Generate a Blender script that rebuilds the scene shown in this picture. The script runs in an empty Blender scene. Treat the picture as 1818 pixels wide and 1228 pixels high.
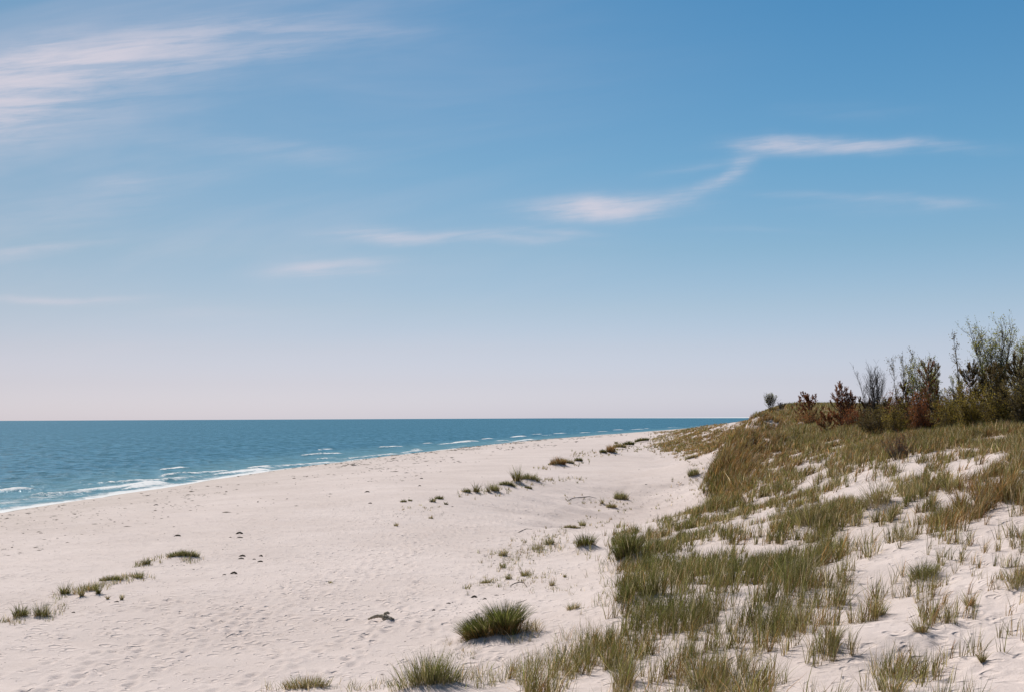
import bpy, math, random
import numpy as np
from mathutils import Matrix, Vector
C = bpy.context.scene
R = math.radians
rng = np.random.default_rng(11)
random.seed(5)

# ------------------------------------------------------------------ camera
CZ, F, W0, H0 = 7.0, 2020.0, 1818.0, 1228.0
PITCH, ROLL = math.atan((741.7 - 614) / F), R(-0.26)
Fw = np.array([0, math.cos(PITCH), math.sin(PITCH)])
R0 = np.array([1.0, 0, 0]); U0 = np.array([0, -math.sin(PITCH), math.cos(PITCH)])
Rt = math.cos(ROLL) * R0 + math.sin(ROLL) * U0
Up = -math.sin(ROLL) * R0 + math.cos(ROLL) * U0
cam = bpy.data.cameras.new("camera"); camo = bpy.data.objects.new("camera", cam)
C.collection.objects.link(camo); C.camera = camo
cam.sensor_width = 36; cam.lens = F / W0 * 36; cam.clip_start = 0.2; cam.clip_end = 90000
M = Matrix.Identity(4)
for i in range(3):
    M[i][0], M[i][1], M[i][2] = Rt[i], Up[i], -Fw[i]
M[2][3] = CZ
camo.matrix_world = M

def ray(px, py):
    a = (px - W0 / 2) / F; b = -(py - H0 / 2) / F
    d = Fw + a * Rt + b * Up
    return d
def at(px, py, Y):
    d = ray(px, py); return np.array([d[0] / d[1] * Y, Y, CZ + d[2] / d[1] * Y])
def project(P):
    Q = P - np.array([0, 0, CZ])
    z = Q @ Fw; z = np.where(z < 0.1, 0.1, z)
    return W0 / 2 + F * (Q @ Rt) / z, H0 / 2 - F * (Q @ Up) / z

# ------------------------------------------------------------------ light
SUN_AZ, SUN_EL = -34.0, 47.0
sun = bpy.data.lights.new("sun", 'SUN'); suno = bpy.data.objects.new("sun", sun)
C.collection.objects.link(suno)
sun.energy = 4.7; sun.angle = R(0.55); sun.color = (1.0, 0.945, 0.88)
sd = Vector((math.sin(R(SUN_AZ)) * math.cos(R(SUN_EL)), math.cos(R(SUN_AZ)) * math.cos(R(SUN_EL)), math.sin(R(SUN_EL))))
suno.rotation_euler = sd.to_track_quat('Z', 'Y').to_euler()
C.view_settings.view_transform = 'Standard'; C.view_settings.look = 'None'
C.view_settings.gamma = 1; C.view_settings.exposure = 0.0

# ------------------------------------------------------------------ node helpers
class NT:
    def __init__(s, nt): s.nt = nt; s.n = nt.nodes; s.l = nt.links
    def node(s, t, **k):
        x = s.n.new(t)
        for a, b in k.items(): setattr(x, a, b)
        return x
    def put(s, sock, v):
        if hasattr(v, 'links'): s.l.new(v, sock)
        else: sock.default_value = v
    def math(s, op, a, b=0.0, c=None, clamp=False):
        x = s.node('ShaderNodeMath', operation=op, use_clamp=clamp)
        s.put(x.inputs[0], a); s.put(x.inputs[1], b)
        if c is not None: s.put(x.inputs[2], c)
        return x.outputs[0]
    def ss(s, v, a, b, c=0.0, d=1.0):
        x = s.node('ShaderNodeMapRange', interpolation_type='SMOOTHSTEP')
        for i, q in enumerate((v, a, b, c, d)): s.put(x.inputs[i], q)
        return x.outputs[0]
    def mix(s, f, a, b, mode='MIX'):
        x = s.node('ShaderNodeMix', data_type='RGBA', blend_type=mode)
        s.put(x.inputs[0], f)
        s.put(x.inputs[6], a if hasattr(a, 'links') else (*a, 1)); s.put(x.inputs[7], b if hasattr(b, 'links') else (*b, 1))
        return x.outputs[2]
    def noise(s, v, scale, detail=3, rough=.5, dist=0.0):
        x = s.node('ShaderNodeTexNoise'); s.put(x.inputs['Vector'], v)
        x.inputs['Scale'].default_value = scale; x.inputs['Detail'].default_value = detail
        x.inputs['Roughness'].default_value = rough; x.inputs['Distortion'].default_value = dist
        return x.outputs['Fac']
    def comb(s, a, b, c=0.0):
        x = s.node('ShaderNodeCombineXYZ')
        s.put(x.inputs[0], a); s.put(x.inputs[1], b); s.put(x.inputs[2], c); return x.outputs[0]
    def ramp(s, v, stops):
        x = s.node('ShaderNodeValToRGB'); s.put(x.inputs[0], v)
        e = x.color_ramp.elements
        while len(e) < len(stops): e.new(0.5)
        for q, (p, c) in zip(e, stops): q.position = p; q.color = (*c, 1)
        return x.outputs[0]
def material(name):
    m = bpy.data.materials.new(name); m.use_nodes = True
    t = NT(m.node_tree); return m, t, t.n['Principled BSDF']

# ------------------------------------------------------------------ sky
w = bpy.data.worlds.new("World"); C.world = w; w.use_nodes = True
t = NT(w.node_tree); bg = t.n['Background']
sky = t.node('ShaderNodeTexSky', sky_type='NISHITA', sun_disc=False)
sky.sun_elevation = R(SUN_EL); sky.sun_rotation = R(SUN_AZ)
sky.altitude = 0; sky.air_density = 1.0; sky.dust_density = 0.6; sky.ozone_density = 1.6
tc = t.node('ShaderNodeTexCoord'); sp = t.node('ShaderNodeSeparateXYZ'); t.l.new(tc.outputs['Generated'], sp.inputs[0])
X, Y, Z = sp.outputs
ya = t.math('MAXIMUM', t.math('ABSOLUTE', Y), 0.02)
u = t.math('DIVIDE', X, ya); v = t.math('DIVIDE', Z, ya)
tint = t.ramp(t.math('MAXIMUM', Z, 0.0), [
    (0.0, (.83, .94, 1.5)), (0.03, (.76, .78, 1.13)), (0.06, (.76, .745, .95)), (0.095, (.69, .73, .84)), (0.1435, (.56, .71, .78)),
    (0.215, (.43, .705, .79)), (.35, (.29, .65, .79)), (.5, (.42, .60, .66)), (1.0, (.46, .58, .62))])
tint = t.mix(1.0, tint, t.comb(*[t.math('MULTIPLY_ADD', X, .46, 1.0)] * 3), 'MULTIPLY')
skyc = t.mix(1.0, sky.outputs[0], tint, 'MULTIPLY')
# wisps of cirrus: soft ellipses in direction space, torn by stretched noise
uv = t.comb(u, v)
wob = t.node('ShaderNodeTexNoise'); t.l.new(uv, wob.inputs['Vector']); wob.inputs['Scale'].default_value = 14; wob.inputs['Detail'].default_value = 4
wsep = t.node('ShaderNodeSeparateColor'); t.l.new(wob.outputs['Color'], wsep.inputs[0])
uw = t.math('ADD', u, t.math('MULTIPLY', t.math('SUBTRACT', wsep.outputs[0], .5), .05))
vw = t.math('ADD', v, t.math('MULTIPLY', t.math('SUBTRACT', wsep.outputs[1], .5), .014))
stre = t.noise(t.comb(t.math('MULTIPLY', u, 3.0), t.math('MULTIPLY_ADD', u, -3.0, t.math('MULTIPLY', v, 34.0))), 2.4, 6, .62, .5)
fine = t.noise(t.comb(t.math('MULTIPLY', u, 16.0), t.math('MULTIPLY', v, 60.0)), 1.5, 5, .65, .6)
CLOUDS = [  # px, py, half length, half thickness, slope degrees, strength
    (-50, 190, 290, 66, 17, .85), (-20, 215, 130, 34, 22, .5), (60, 122, 250, 36, 9, .55), (165, 96, 120, 11, 9, .34), (300, 95, 230, 46, 9, .36), (-20, 120, 160, 40, 6, .2),
    (520, 60, 200, 40, 2, .12), (640, 52, 160, 12, -2, .09), (120, 230, 260, 30, 14, .12), (420, 100, 160, 16, 8, .12),
    (205, 322, 60, 16, 8, .15), (130, 370, 260, 40, 14, .12), (60, 442, 110, 9, 8, .24), (0, 460, 120, 14, 8, .14), (90, 533, 160, 7, 0, .32),
    (330, 555, 110, 12, 2, .10), (460, 262, 200, 22, -8, .11), (560, 262, 90, 10, -6, .06),
    (680, 419, 80, 14, -2, .45), (800, 420, 170, 11, -2, .26), (940, 424, 90, 8, 0, .12),
    (585, 476, 110, 17, 3, .42), (600, 470, 60, 7, 6, .1),
    (1055, 368, 110, 20, 2, .75), (1060, 370, 56, 20, 0, .60), (1150, 362, 90, 15, 2, .16), (1010, 412, 70, 6, -3, .15), (930, 410, 90, 8, 0, .09),
    (1215, 345, 90, 12, 14, .16), (1270, 322, 60, 13, 28, .22), (1308, 295, 48, 17, 42, .30), (1250, 292, 80, 10, 12, .12),
    (1370, 257, 70, 13, -4, .6), (1470, 261, 130, 13, 0, .6), (1580, 258, 110, 9, 1, .18), (1700, 265, 150, 10, -2, .06),
    (1630, 357, 100, 9, -3, .20), (1450, 348, 150, 8, -2, .09), (1560, 368, 150, 14, 0, .06), (1300, 410, 110, 5, -2, .06), (1500, 200, 120, 16, 0, .04)]
tot = None
for (px, py, hl, ht, ang, st) in CLOUDS:
    d = ray(px, py); u0, v0 = d[0] / d[1], d[2] / d[1]
    ca, sa = math.cos(R(ang)), math.sin(R(ang))
    du = t.math('SUBTRACT', uw, u0); dv = t.math('SUBTRACT', vw, v0)
    a = t.math('MULTIPLY', t.math('ADD', t.math('MULTIPLY', du, ca), t.math('MULTIPLY', dv, sa)), F / hl)
    b = t.math('MULTIPLY', t.math('SUBTRACT', t.math('MULTIPLY', dv, ca), t.math('MULTIPLY', du, sa)), F / ht)
    q = t.math('ADD', t.math('MULTIPLY', a, a), t.math('MULTIPLY', b, b))
    g = t.math('EXPONENT', t.math('MULTIPLY', q, -1.1))
    g = t.math('MULTIPLY', g, st)
    tot = g if tot is None else t.math('ADD', tot, g)
fib = t.noise(t.comb(t.math('MULTIPLY', u, 9.0), t.math('MULTIPLY_ADD', u, -14.0, t.math('MULTIPLY', v, 120.0))), 1.6, 6, .7, .8)
tex = t.math('ADD', t.ss(stre, .32, .72, .35, 1.35), t.math('ADD', t.math('MULTIPLY', t.math('SUBTRACT', fine, .5), .7), t.math('MULTIPLY', t.math('SUBTRACT', fib, .5), .9)))
tex = t.math('MAXIMUM', tex, .36)
veil = t.math('MULTIPLY', t.ss(t.noise(t.comb(t.math('MULTIPLY', u, 1.2), t.math('MULTIPLY_ADD', u, -1.2, t.math('MULTIPLY', v, 7.0))), 1.4, 5, .6, .4), .42, .8), t.ss(u, .30, -.45, .0, .30))
cl = t.math('SUBTRACT', 1.0, t.math('EXPONENT', t.math('MULTIPLY', t.math('ADD', t.math('ADD', t.math('MULTIPLY', tot, tex), veil), t.ss(u, .35, -.45, .0, .12)), -1.15)))
cl = t.math('MULTIPLY', cl, t.ss(Y, 0.0, .1))
CLOUD_COL = (7.1, 6.6, 7.3)
full = t.mix(cl, skyc, CLOUD_COL)
t.l.new(full, bg.inputs['Color']); bg.inputs['Strength'].default_value = 0.10

# ------------------------------------------------------------------ numpy noise and mesh helpers
TAB = np.random.default_rng(3).random((256, 256))
def vn(x, y, s=0):
    x = np.asarray(x, float) + s * 17.31; y = np.asarray(y, float) + s * 9.77
    xi = np.floor(x).astype(int); yi = np.floor(y).astype(int); fx = x - xi; fy = y - yi
    fx = fx * fx * (3 - 2 * fx); fy = fy * fy * (3 - 2 * fy)
    g = lambda i, j: TAB[(xi + i) & 255, (yi + j) & 255]
    return (g(0, 0) * (1 - fx) + g(1, 0) * fx) * (1 - fy) + (g(0, 1) * (1 - fx) + g(1, 1) * fx) * fy
def fbm(x, y, s=0, o=4):
    r = 0; a = .5; n = 0
    for k in range(o):
        r = r + a * vn(x * 2 ** k, y * 2 ** k, s + k * 3); n += a; a *= .5
    return r / n - .5
def sst(x, a, b):
    q = np.clip((x - a) / (b - a), 0, 1); return q * q * (3 - 2 * q)

def np_mesh(name, V, Fc, mats, cols=None, attrs=None, smooth=False, parent=None, loc=None):
    V = np.asarray(V, np.float32); Fc = np.asarray(Fc, np.int32)
    me = bpy.data.meshes.new(name); k = Fc.shape[1]
    me.vertices.add(len(V)); me.vertices.foreach_set('co', V.ravel())
    me.loops.add(Fc.size); me.loops.foreach_set('vertex_index', Fc.ravel())
    me.polygons.add(len(Fc)); me.polygons.foreach_set('loop_start', np.arange(len(Fc), dtype=np.int32) * k)
    me.polygons.foreach_set('loop_total', np.full(len(Fc), k, np.int32))
    me.polygons.foreach_set('use_smooth', np.full(len(Fc), bool(smooth)))
    me.update(calc_edges=True)
    if cols is not None:
        a = me.color_attributes.new('col', 'FLOAT_COLOR', 'POINT')
        c4 = np.ones((len(V), 4), np.float32); c4[:, :3] = cols; a.data.foreach_set('color', c4.ravel())
    for nm, val in (attrs or {}).items():
        a = me.attributes.new(nm, 'FLOAT', 'POINT'); a.data.foreach_set('value', np.asarray(val, np.float32))
    me.materials.append(mats)
    o = bpy.data.objects.new(name, me); C.collection.objects.link(o)
    if parent is not None: o.parent = parent
    if loc is not None: o.location = loc
    return o
def tag(o, label=None, cat=None, group=None, kind=None):
    if label: o['label'] = label
    if cat: o['category'] = cat
    if group: o['group'] = group
    if kind: o['kind'] = kind
    return o
def empty(name, loc, label, cat, group=None):
    o = bpy.data.objects.new(name, None); C.collection.objects.link(o); o.location = loc
    o.empty_display_size = .2
    return tag(o, label, cat, group)

# ------------------------------------------------------------------ terrain shape
SH_Y = np.array([-400, 0, 87, 149, 202, 321, 600, 900, 1200, 2500, 6000.])
SH_X = np.array([-78, -46.5, -39.0, -33.2, -25.2, -1.5, 79, 172, 268, 760, 2300.])
def shore(y): return np.interp(y, SH_Y, SH_X)
def shore_s(y):
    w_ = 6 + np.abs(y) * .10
    return (shore(y - w_) + shore(y) * 2 + shore(y + w_)) / 4
def udist(x, y):
    e = 4.0; s = (shore_s(y + e) - shore_s(y - e)) / (2 * e)
    return (x - shore_s(y)) / np.sqrt(1 + s * s) + (fbm(y / 13, 0 * y, 41, 3) * 2.2 + fbm(y / 3.5, 0 * y, 43, 2) * .5)
def base_h(x, y):
    uu = udist(x, y)
    up = np.maximum(uu, 0)
    z = 1.55 * (1 - np.exp(-up / 11.0)) + .012 * np.minimum(up, 60)
    return np.where(uu < 0, np.maximum(uu * .07, -4), z)

DUNE = [  # px, py, distance ahead
    (1000, 1228, 19.6), (1090, 1150, 22.3), (1075, 1090, 26.5), (1080, 1010, 35.5), (1180, 935, 48), (1255, 892, 61),
    (1150, 1228, 18.6), (1400, 1228, 17), (1600, 1228, 16), (1818, 1228, 15),
    (1250, 1130, 21.5), (1400, 1130, 20.5), (1600, 1130, 19), (1818, 1130, 17.5),
    (1180, 1050, 27.5), (1300, 1050, 26.5), (1400, 1050, 25), (1600, 1050, 22.5), (1818, 1050, 20),
    (1180, 985, 35), (1300, 980, 34), (1450, 980, 31.5), (1600, 970, 27.5), (1818, 970, 24),
    (1260, 925, 47), (1300, 915, 47), (1400, 900, 43), (1500, 900, 38), (1600, 900, 33.5), (1818, 900, 28),
    (1305, 870, 58), (1400, 850, 52), (1500, 850, 45), (1600, 850, 40), (1818, 850, 32),
    (1263, 850, 62.5), (1270, 824, 64), (1285, 822, 65), (1296, 790, 67), (1370, 800, 64), (1450, 800, 59), (1600, 800, 48), (1818, 800, 38),
    (1320, 765, 80), (1400, 765, 80), (1450, 765, 75), (1600, 768, 60), (1700, 765, 56), (1818, 752, 48),
    (1340, 748, 105), (1400, 747, 95), (1480, 757, 82), (1362, 734, 140), (1400, 738, 125), (1335, 742, 150),
    (1350, 738, 165),
    (1260, 757.5, 225), (1200, 765, 262), (1300, 750, 205), (1160, 771, 300), (1230, 760, 240),
    (1283, 795, 168), (1240, 793, 180), (1180, 786, 215), (1150, 781, 250)]
P = [at(*q) for q in DUNE]
for (x, y, z) in [(0, 0, 5.2), (4, 6, 5.0), (-4, 6, 4.5), (8, 8, 5.2), (3, 12, 4.0), (-3, 13, 3.1), (15, 12, 6.0), (22, 25, 6.6), (25, 40, 7.4), (-12, -2, 3.0), (10, -10, 6.5), (-5, -15, 4.6),
                  (30, 55, 7.0), (34, 75, 7.0), (42, 100, 7.0), (52, 140, 6.8), (60, 170, 6.2), (62, 210, 5.5), (70, 260, 5.0), (85, 320, 4.5), (60, 20, 8), (90, 90, 8), (130, 200, 6.5),
                  (150, 420, 4.2), (220, 600, 4.2), (330, 900, 4.2), (430, 1150, 4.2), (260, 420, 6), (200, 0, 9), (0, -80, 7), (60, -60, 8), (900, 1500, 6), (1200, 2500, 6), (600, 300, 8), (1500, 500, 9)]:
    P.append(np.array([x, y, z], float))
P = np.array(P)
Zr = list(P[:, 2] - base_h(P[:, 0], P[:, 1]))
Bx = []
for y in (-100, -40, -15, 0, 8, 15, 22, 28, 36, 46, 55, 62, 66, 72, 80, 95, 120, 150, 170, 190, 240, 320, 450, 650, 900, 1200, 1800, 2800):
    s0 = shore_s(np.array(float(y)))
    toe = np.interp(y, [-100, -15, 0, 8, 15, 22, 36, 48, 60, 63, 70, 80, 100, 150, 168, 200, 240, 300, 400, 600, 900, 1200, 2800],
                    [-20, -22, -16, -9, -4.5, -2, 1, 4.5, 9.3, 10.2, 12.0, 15.0, 19.3, 26, 29, 28, 28, 34, 55, 120, 215, 315, 950])
    for f_ in (-.6, 0.0, .35, .7, 1.0):
        Bx.append((s0 + (toe - s0) * f_, y))
Bx = np.array(Bx)
PX = np.concatenate([P[:, 0], Bx[:, 0]]); PY = np.concatenate([P[:, 1], Bx[:, 1]]); PZ = np.concatenate([Zr, np.zeros(len(Bx))])
def warp(x, y):
    r = np.sqrt(x * x + y * y) + 6; L = np.log(r); a = np.arctan2(x, y + 6)
    return a * 1.6, L
def kern(ax, ay, bx, by): return np.sqrt((ax[:, None] - bx[None]) ** 2 + (ay[:, None] - by[None]) ** 2 + .0004)
qa, qb = warp(PX, PY)
K = kern(qa, qb, qa, qb)
WT = np.linalg.solve(K + np.eye(len(qa)) * -1e-4, PZ)
MOUNDS = []   # x, y, height, radius: sand gathered round tussocks
def height(x, y, mounds=True):
    x = np.atleast_1d(np.asarray(x, float)); y = np.atleast_1d(np.asarray(y, float))
    out = np.empty(len(x))
    for i in range(0, len(x), 40000):
        s = slice(i, i + 40000); xs, ys = x[s], y[s]
        a, b = warp(xs, ys); res = kern(a, b, qa, qb) @ WT
        uu = udist(xs, ys)
        res = res * sst(uu, 2, 14)
        h = base_h(xs, ys) + res
        d = sst(np.abs(res), .1, 1.0); rr = np.hypot(xs, ys)
        near = 1 / (1 + (rr / 90) ** 2)
        h += d * (fbm(xs / 3.1, ys / 3.1, 1) * .60 + fbm(xs / .9, ys / .9, 4, 3) * .06 * near)
        h += sst(uu, 3, 16) * (fbm(xs / 9, ys / 14, 2) * .22 + fbm(xs / 1.6, ys / 1.6, 6, 3) * .055)
        out[s] = h
    if mounds and MOUNDS:
        mm = np.array(MOUNDS)
        for (mx, my, mh, mr) in mm:
            k = np.where((np.abs(x - mx) < mr * 3) & (np.abs(y - my) < mr * 3))[0]
            if len(k): out[k] += mh * np.exp(-((x[k] - mx) ** 2 + (y[k] - my) ** 2) / (mr * mr))
    return out
DS = np.exp(np.linspace(math.log(9), math.log(1500), 900))
def ground(px, py):
    """first point of the ground met by the line of sight"""
    d = ray(px, py); xs = d[0] / d[1] * DS; zs = CZ + d[2] / d[1] * DS
    hh = height(xs, DS, False); k = np.where(zs < hh)[0]
    if len(k) == 0: k = [np.argmin(zs - hh)]
    k = int(k[0])
    if k > 0:
        a0, a1 = zs[k - 1] - hh[k - 1], zs[k] - hh[k]
        f_ = a0 / (a0 - a1 + 1e-9); Yq = DS[k - 1] + (DS[k] - DS[k - 1]) * min(max(f_, 0), 1)
    else: Yq = DS[k]
    return d[0] / d[1] * Yq, Yq
def pos(x, y, sink=.02):
    return Vector((x, y, float(height([x], [y])[0]) - sink))

# ------------------------------------------------------------------ materials
def foliage(name, transl=.35, rough=.55, spec=.25):
    m, t, p = material(name)
    a = t.node('ShaderNodeAttribute', attribute_name='col').outputs['Color']
    t.put(p.inputs['Base Color'], a); p.inputs['Roughness'].default_value = rough
    p.inputs['Specular IOR Level'].default_value = spec
    tr = t.node('ShaderNodeBsdfTranslucent'); t.put(tr.inputs[0], a)
    mx = t.node('ShaderNodeMixShader'); mx.inputs[0].default_value = transl
    t.l.new(p.outputs[0], mx.inputs[1]); t.l.new(tr.outputs[0], mx.inputs[2])
    t.l.new(mx.outputs[0], t.n['Material Output'].inputs[0])
    return m
M_GRASS = foliage('marram grass', .42); M_LEAF = foliage('leaves', .5); M_NEEDLE = foliage('pine needles', .25)
M_BARK, t, p = material('bark')
gp = t.node('ShaderNodeNewGeometry').outputs['Position']
n1 = t.noise(gp, 9, 5, .65)
t.put(p.inputs['Base Color'], t.mix(t.ss(n1, .3, .7), (.045, .035, .028), (.14, .12, .10))); p.inputs['Roughness'].default_value = .85
M_DRIFT, t, p = material('bleached driftwood')
gp = t.node('ShaderNodeNewGeometry').outputs['Position']
gn = t.node('ShaderNodeVectorMath', operation='MULTIPLY'); t.l.new(gp, gn.inputs[0]); gn.inputs[1].default_value = (12, 70, 70)
n1 = t.noise(gn.outputs[0], 1, 5, .65); n2 = t.noise(gp, 7, 3, .6)
c = t.mix(t.ss(n1, .35, .65), (.20, .15, .09), (.55, .47, .36)); c = t.mix(t.ss(n2, .50, .66), c, (.08, .06, .04))
t.put(p.inputs['Base Color'], c); p.inputs['Roughness'].default_value = .8
b = t.node('ShaderNodeBump'); b.inputs['Distance'].default_value = .01; t.l.new(n1, b.inputs['Height']); t.l.new(b.outputs[0], p.inputs['Normal'])
M_WRACK_SHADE, t, p = material('dark wrack and clod shade')  # wrack litter, also the dark lumps that stand for shade under clods
gp = t.node('ShaderNodeNewGeometry').outputs['Position']; n1 = t.noise(gp, 40, 5, .7)
t.put(p.inputs['Base Color'], t.mix(t.ss(n1, .35, .7), (.030, .022, .014), (.12, .09, .055))); p.inputs['Roughness'].default_value = .8
b = t.node('ShaderNodeBump'); b.inputs['Distance'].default_value = .02; t.l.new(n1, b.inputs['Height']); t.l.new(b.outputs[0], p.inputs['Normal'])

M_SAND, t, p = material('pale dry sand')
gp = t.node('ShaderNodeNewGeometry').outputs['Position']
uA = t.node('ShaderNodeAttribute', attribute_name='u').outputs['Fac']
big = t.noise(gp, .16, 4, .6); mid = t.noise(gp, 1.3, 5, .65); fin = t.noise(gp, 14, 4, .7); grit = t.noise(gp, 55, 3, .7)
c = t.mix(t.ss(big, .3, .7), (.580, .488, .445), (.665, .568, .525))
c = t.mix(t.ss(mid, .35, .75, 0, .5), c, (.545, .468, .44))
c = t.mix(t.ss(grit, .5, .72, 0, .5), c, (.36, .30, .26))
c = t.mix(t.ss(fin, .56, .74, 0, .45), c, (.40, .335, .29))
peb = t.ss(t.math('ADD', uA, t.math('MULTIPLY', big, 8.0)), 30.0, 4.0)
stn = t.noise(gp, 1.1, 8, .82)
c = t.mix(t.math('MULTIPLY', peb, .55), c, (.50, .425, .375))
c = t.mix(t.math('MULTIPLY', t.math('MULTIPLY_ADD', peb, .85, .15), t.ss(stn, .50, .66, 0, .75)), c, (.30, .25, .205))
wet = t.ss(t.math('ADD', uA, t.math('MULTIPLY', mid, 1.2)), 2.3, .9)
c = t.mix(wet, c, (.235, .19, .15))
t.put(p.inputs['Base Color'], c)
t.put(p.inputs['Roughness'], t.ss(wet, 0, 1, .93, .35)); p.inputs['Specular IOR Level'].default_value = .2
# trodden dents
wv = t.node('ShaderNodeTexNoise'); t.put(wv.inputs['Vector'], gp); wv.inputs['Scale'].default_value = 2.5
va = t.node('ShaderNodeVectorMath', operation='MULTIPLY_ADD'); t.l.new(wv.outputs['Color'], va.inputs[0]); va.inputs[1].default_value = (.35, .35, 0); t.l.new(gp, va.inputs[2])
def dents(scale, thr, r):
    vo = t.node('ShaderNodeTexVoronoi', feature='F1', voronoi_dimensions='2D'); t.l.new(va.outputs[0], vo.inputs['Vector'])
    vo.inputs['Scale'].default_value = scale; vo.inputs['Randomness'].default_value = 1
    sc_ = t.node('ShaderNodeSeparateColor'); t.l.new(vo.outputs['Color'], sc_.inputs[0])
    hole = t.ss(vo.outputs['Distance'], r, r * .35); rim = t.math('MULTIPLY', t.ss(vo.outputs['Distance'], r * 1.9, r), .35)
    dd = t.math('SUBTRACT', t.math('MULTIPLY', rim, 1.0), hole)
    return t.math('MULTIPLY', dd, t.math('GREATER_THAN', sc_.outputs[0], thr))
path = t.ss(t.noise(gp, .22, 3, .6), .42, .60, .0, 1)
hgt = t.math('ADD', t.math('MULTIPLY', t.math('MULTIPLY', dents(1.55, .45, .26), path), .9), t.math('MULTIPLY', dents(3.3, .6, .28), .5))
hgt = t.math('ADD', hgt, t.math('MULTIPLY', mid, .5)); hgt = t.math('ADD', hgt, t.math('MULTIPLY', fin, .32)); hgt = t.math('ADD', hgt, t.math('MULTIPLY', grit, .06))
b = t.node('ShaderNodeBump'); b.inputs['Distance'].default_value = .062; b.inputs['Strength'].default_value = 1
t.l.new(hgt, b.inputs['Height']); t.l.new(b.outputs[0], p.inputs['Normal'])

M_SEA, t, p = material('sea water')
gp = t.node('ShaderNodeNewGeometry').outputs['Position']
uA = t.node('ShaderNodeAttribute', attribute_name='u').outputs['Fac']; fA = t.node('ShaderNodeAttribute', attribute_name='foam').outputs['Fac']
sc_ = t.node('ShaderNodeVectorMath', operation='MULTIPLY'); t.l.new(gp, sc_.inputs[0]); sc_.inputs[1].default_value = (.75, .6, 1)
rot = t.node('ShaderNodeVectorRotate', rotation_type='Z_AXIS'); t.l.new(gp, rot.inputs['Vector']); rot.inputs['Angle'].default_value = R(12)
t.l.new(rot.outputs[0], sc_.inputs[0])
w1 = t.noise(sc_.outputs[0], .55, 5, .62, .3); w2 = t.noise(sc_.outputs[0], 2.6, 4, .6, .2); w3 = t.noise(sc_.outputs[0], .06, 4, .55)
shal = t.ss(uA, -34.0, -1.0)
c = t.mix(t.ss(w3, .35, .65), (.062, .186, .285), (.082, .222, .325))
w0 = t.noise(gp, .17, 5, .7, .4)
c = t.mix(t.ss(w0, .46, .60, 0, .45), c, (.020, .105, .145)); c = t.mix(t.ss(w1, .46, .60, 0, .85), c, (.018, .090, .130)); c = t.mix(t.ss(w1, .44, .30, 0, .6), c, (.12, .28, .37))
c = t.mix(t.math('MULTIPLY', shal, .55), c, (.15, .29, .33))
fn = t.noise(gp, .8, 7, .78, .8); fn2 = t.noise(sc_.outputs[0], .9, 6, .75, .8)
fo = t.ss(t.math('ADD', fA, t.math('MULTIPLY', t.math('SUBTRACT', t.math('ADD', t.math('MULTIPLY', fn, .6), t.math('MULTIPLY', fn2, .6)), .6), 2.6)), .32, .95)
c = t.mix(fo, c, (.76, .76, .75))
t.put(p.inputs['Base Color'], c); p.inputs['Roughness'].default_value = .8
p.inputs['Specular IOR Level'].default_value = 0
gl = t.node('ShaderNodeBsdfGlossy'); gl.inputs['Roughness'].default_value = .24; gl.inputs['Color'].default_value = (.9, .95, 1, 1)
hh = t.math('ADD', t.math('MULTIPLY', w1, 1.0), t.math('MULTIPLY', w2, .30)); hh = t.math('ADD', hh, t.math('MULTIPLY', fo, .12))
b = t.node('ShaderNodeBump'); b.inputs['Distance'].default_value = .42; b.inputs['Strength'].default_value = 1
t.l.new(hh, b.inputs['Height']); t.l.new(b.outputs[0], p.inputs['Normal']); t.l.new(b.outputs[0], gl.inputs['Normal'])
mx = t.node('ShaderNodeMixShader'); t.put(mx.inputs[0], t.ss(fo, 0, 1, .06, .0)); t.l.new(p.outputs[0], mx.inputs[1]); t.l.new(gl.outputs[0], mx.inputs[2]); t.l.new(mx.outputs[0], t.n['Material Output'].inputs[0])

# ------------------------------------------------------------------ blades
PAL = {'green': ((.175, .175, .052), (.155, .175, .040)), 'dark': ((.075, .080, .024), (.070, .090, .022)), 'olive': ((.26, .215, .078), (.215, .19, .055)),
       'brown': ((.26, .150, .058), (.36, .195, .066)), 'tan': ((.54, .43, .26), (.52, .42, .26))}
PB = {k: (np.array(a), np.array(b)) for k, (a, b) in PAL.items()}
def blades(base, L, az, lean, curl, wd, cb, ct, nseg=2, rg=rng):
    n = len(base); lv = np.linspace(0, 1, nseg + 1)
    dirx, diry = np.sin(az), np.cos(az); wa = rg.uniform(0, math.pi, n); wx, wy = np.cos(wa), np.sin(wa)
    vs, cs = [], []
    for k, s in enumerate(lv):
        hor = L * (lean * s + curl * s * s); ver = L * s * np.sqrt(np.clip(1 - (lean * .8 + curl * s * .75) ** 2, .04, 1))
        cx, cy, cz = base[:, 0] + dirx * hor, base[:, 1] + diry * hor, base[:, 2] + ver
        ww = wd * (1 - .45 * s) * .5
        q = np.clip((s - .05) / .75, 0, 1); col = cb * (1 - q) + ct * q
        if k < nseg:
            vs += [np.stack([cx - wx * ww, cy - wy * ww, cz], 1), np.stack([cx + wx * ww, cy + wy * ww, cz], 1)]; cs += [col, col]
        else: vs.append(np.stack([cx, cy, cz], 1)); cs.append(col)
    nv = 2 * nseg + 1
    V = np.stack(vs, 1).reshape(-1, 3); Cc = np.stack(cs, 1).reshape(-1, 3)
    f = []
    for k in range(nseg - 1): a = 2 * k; f += [(a, a + 1, a + 3), (a, a + 3, a + 2)]
    a = 2 * nseg - 2; f.append((a, a + 1, a + 2))
    Fc = (np.arange(n)[:, None, None] * nv + np.array(f)[None]).reshape(-1, 3)
    return V, Fc, Cc
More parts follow.
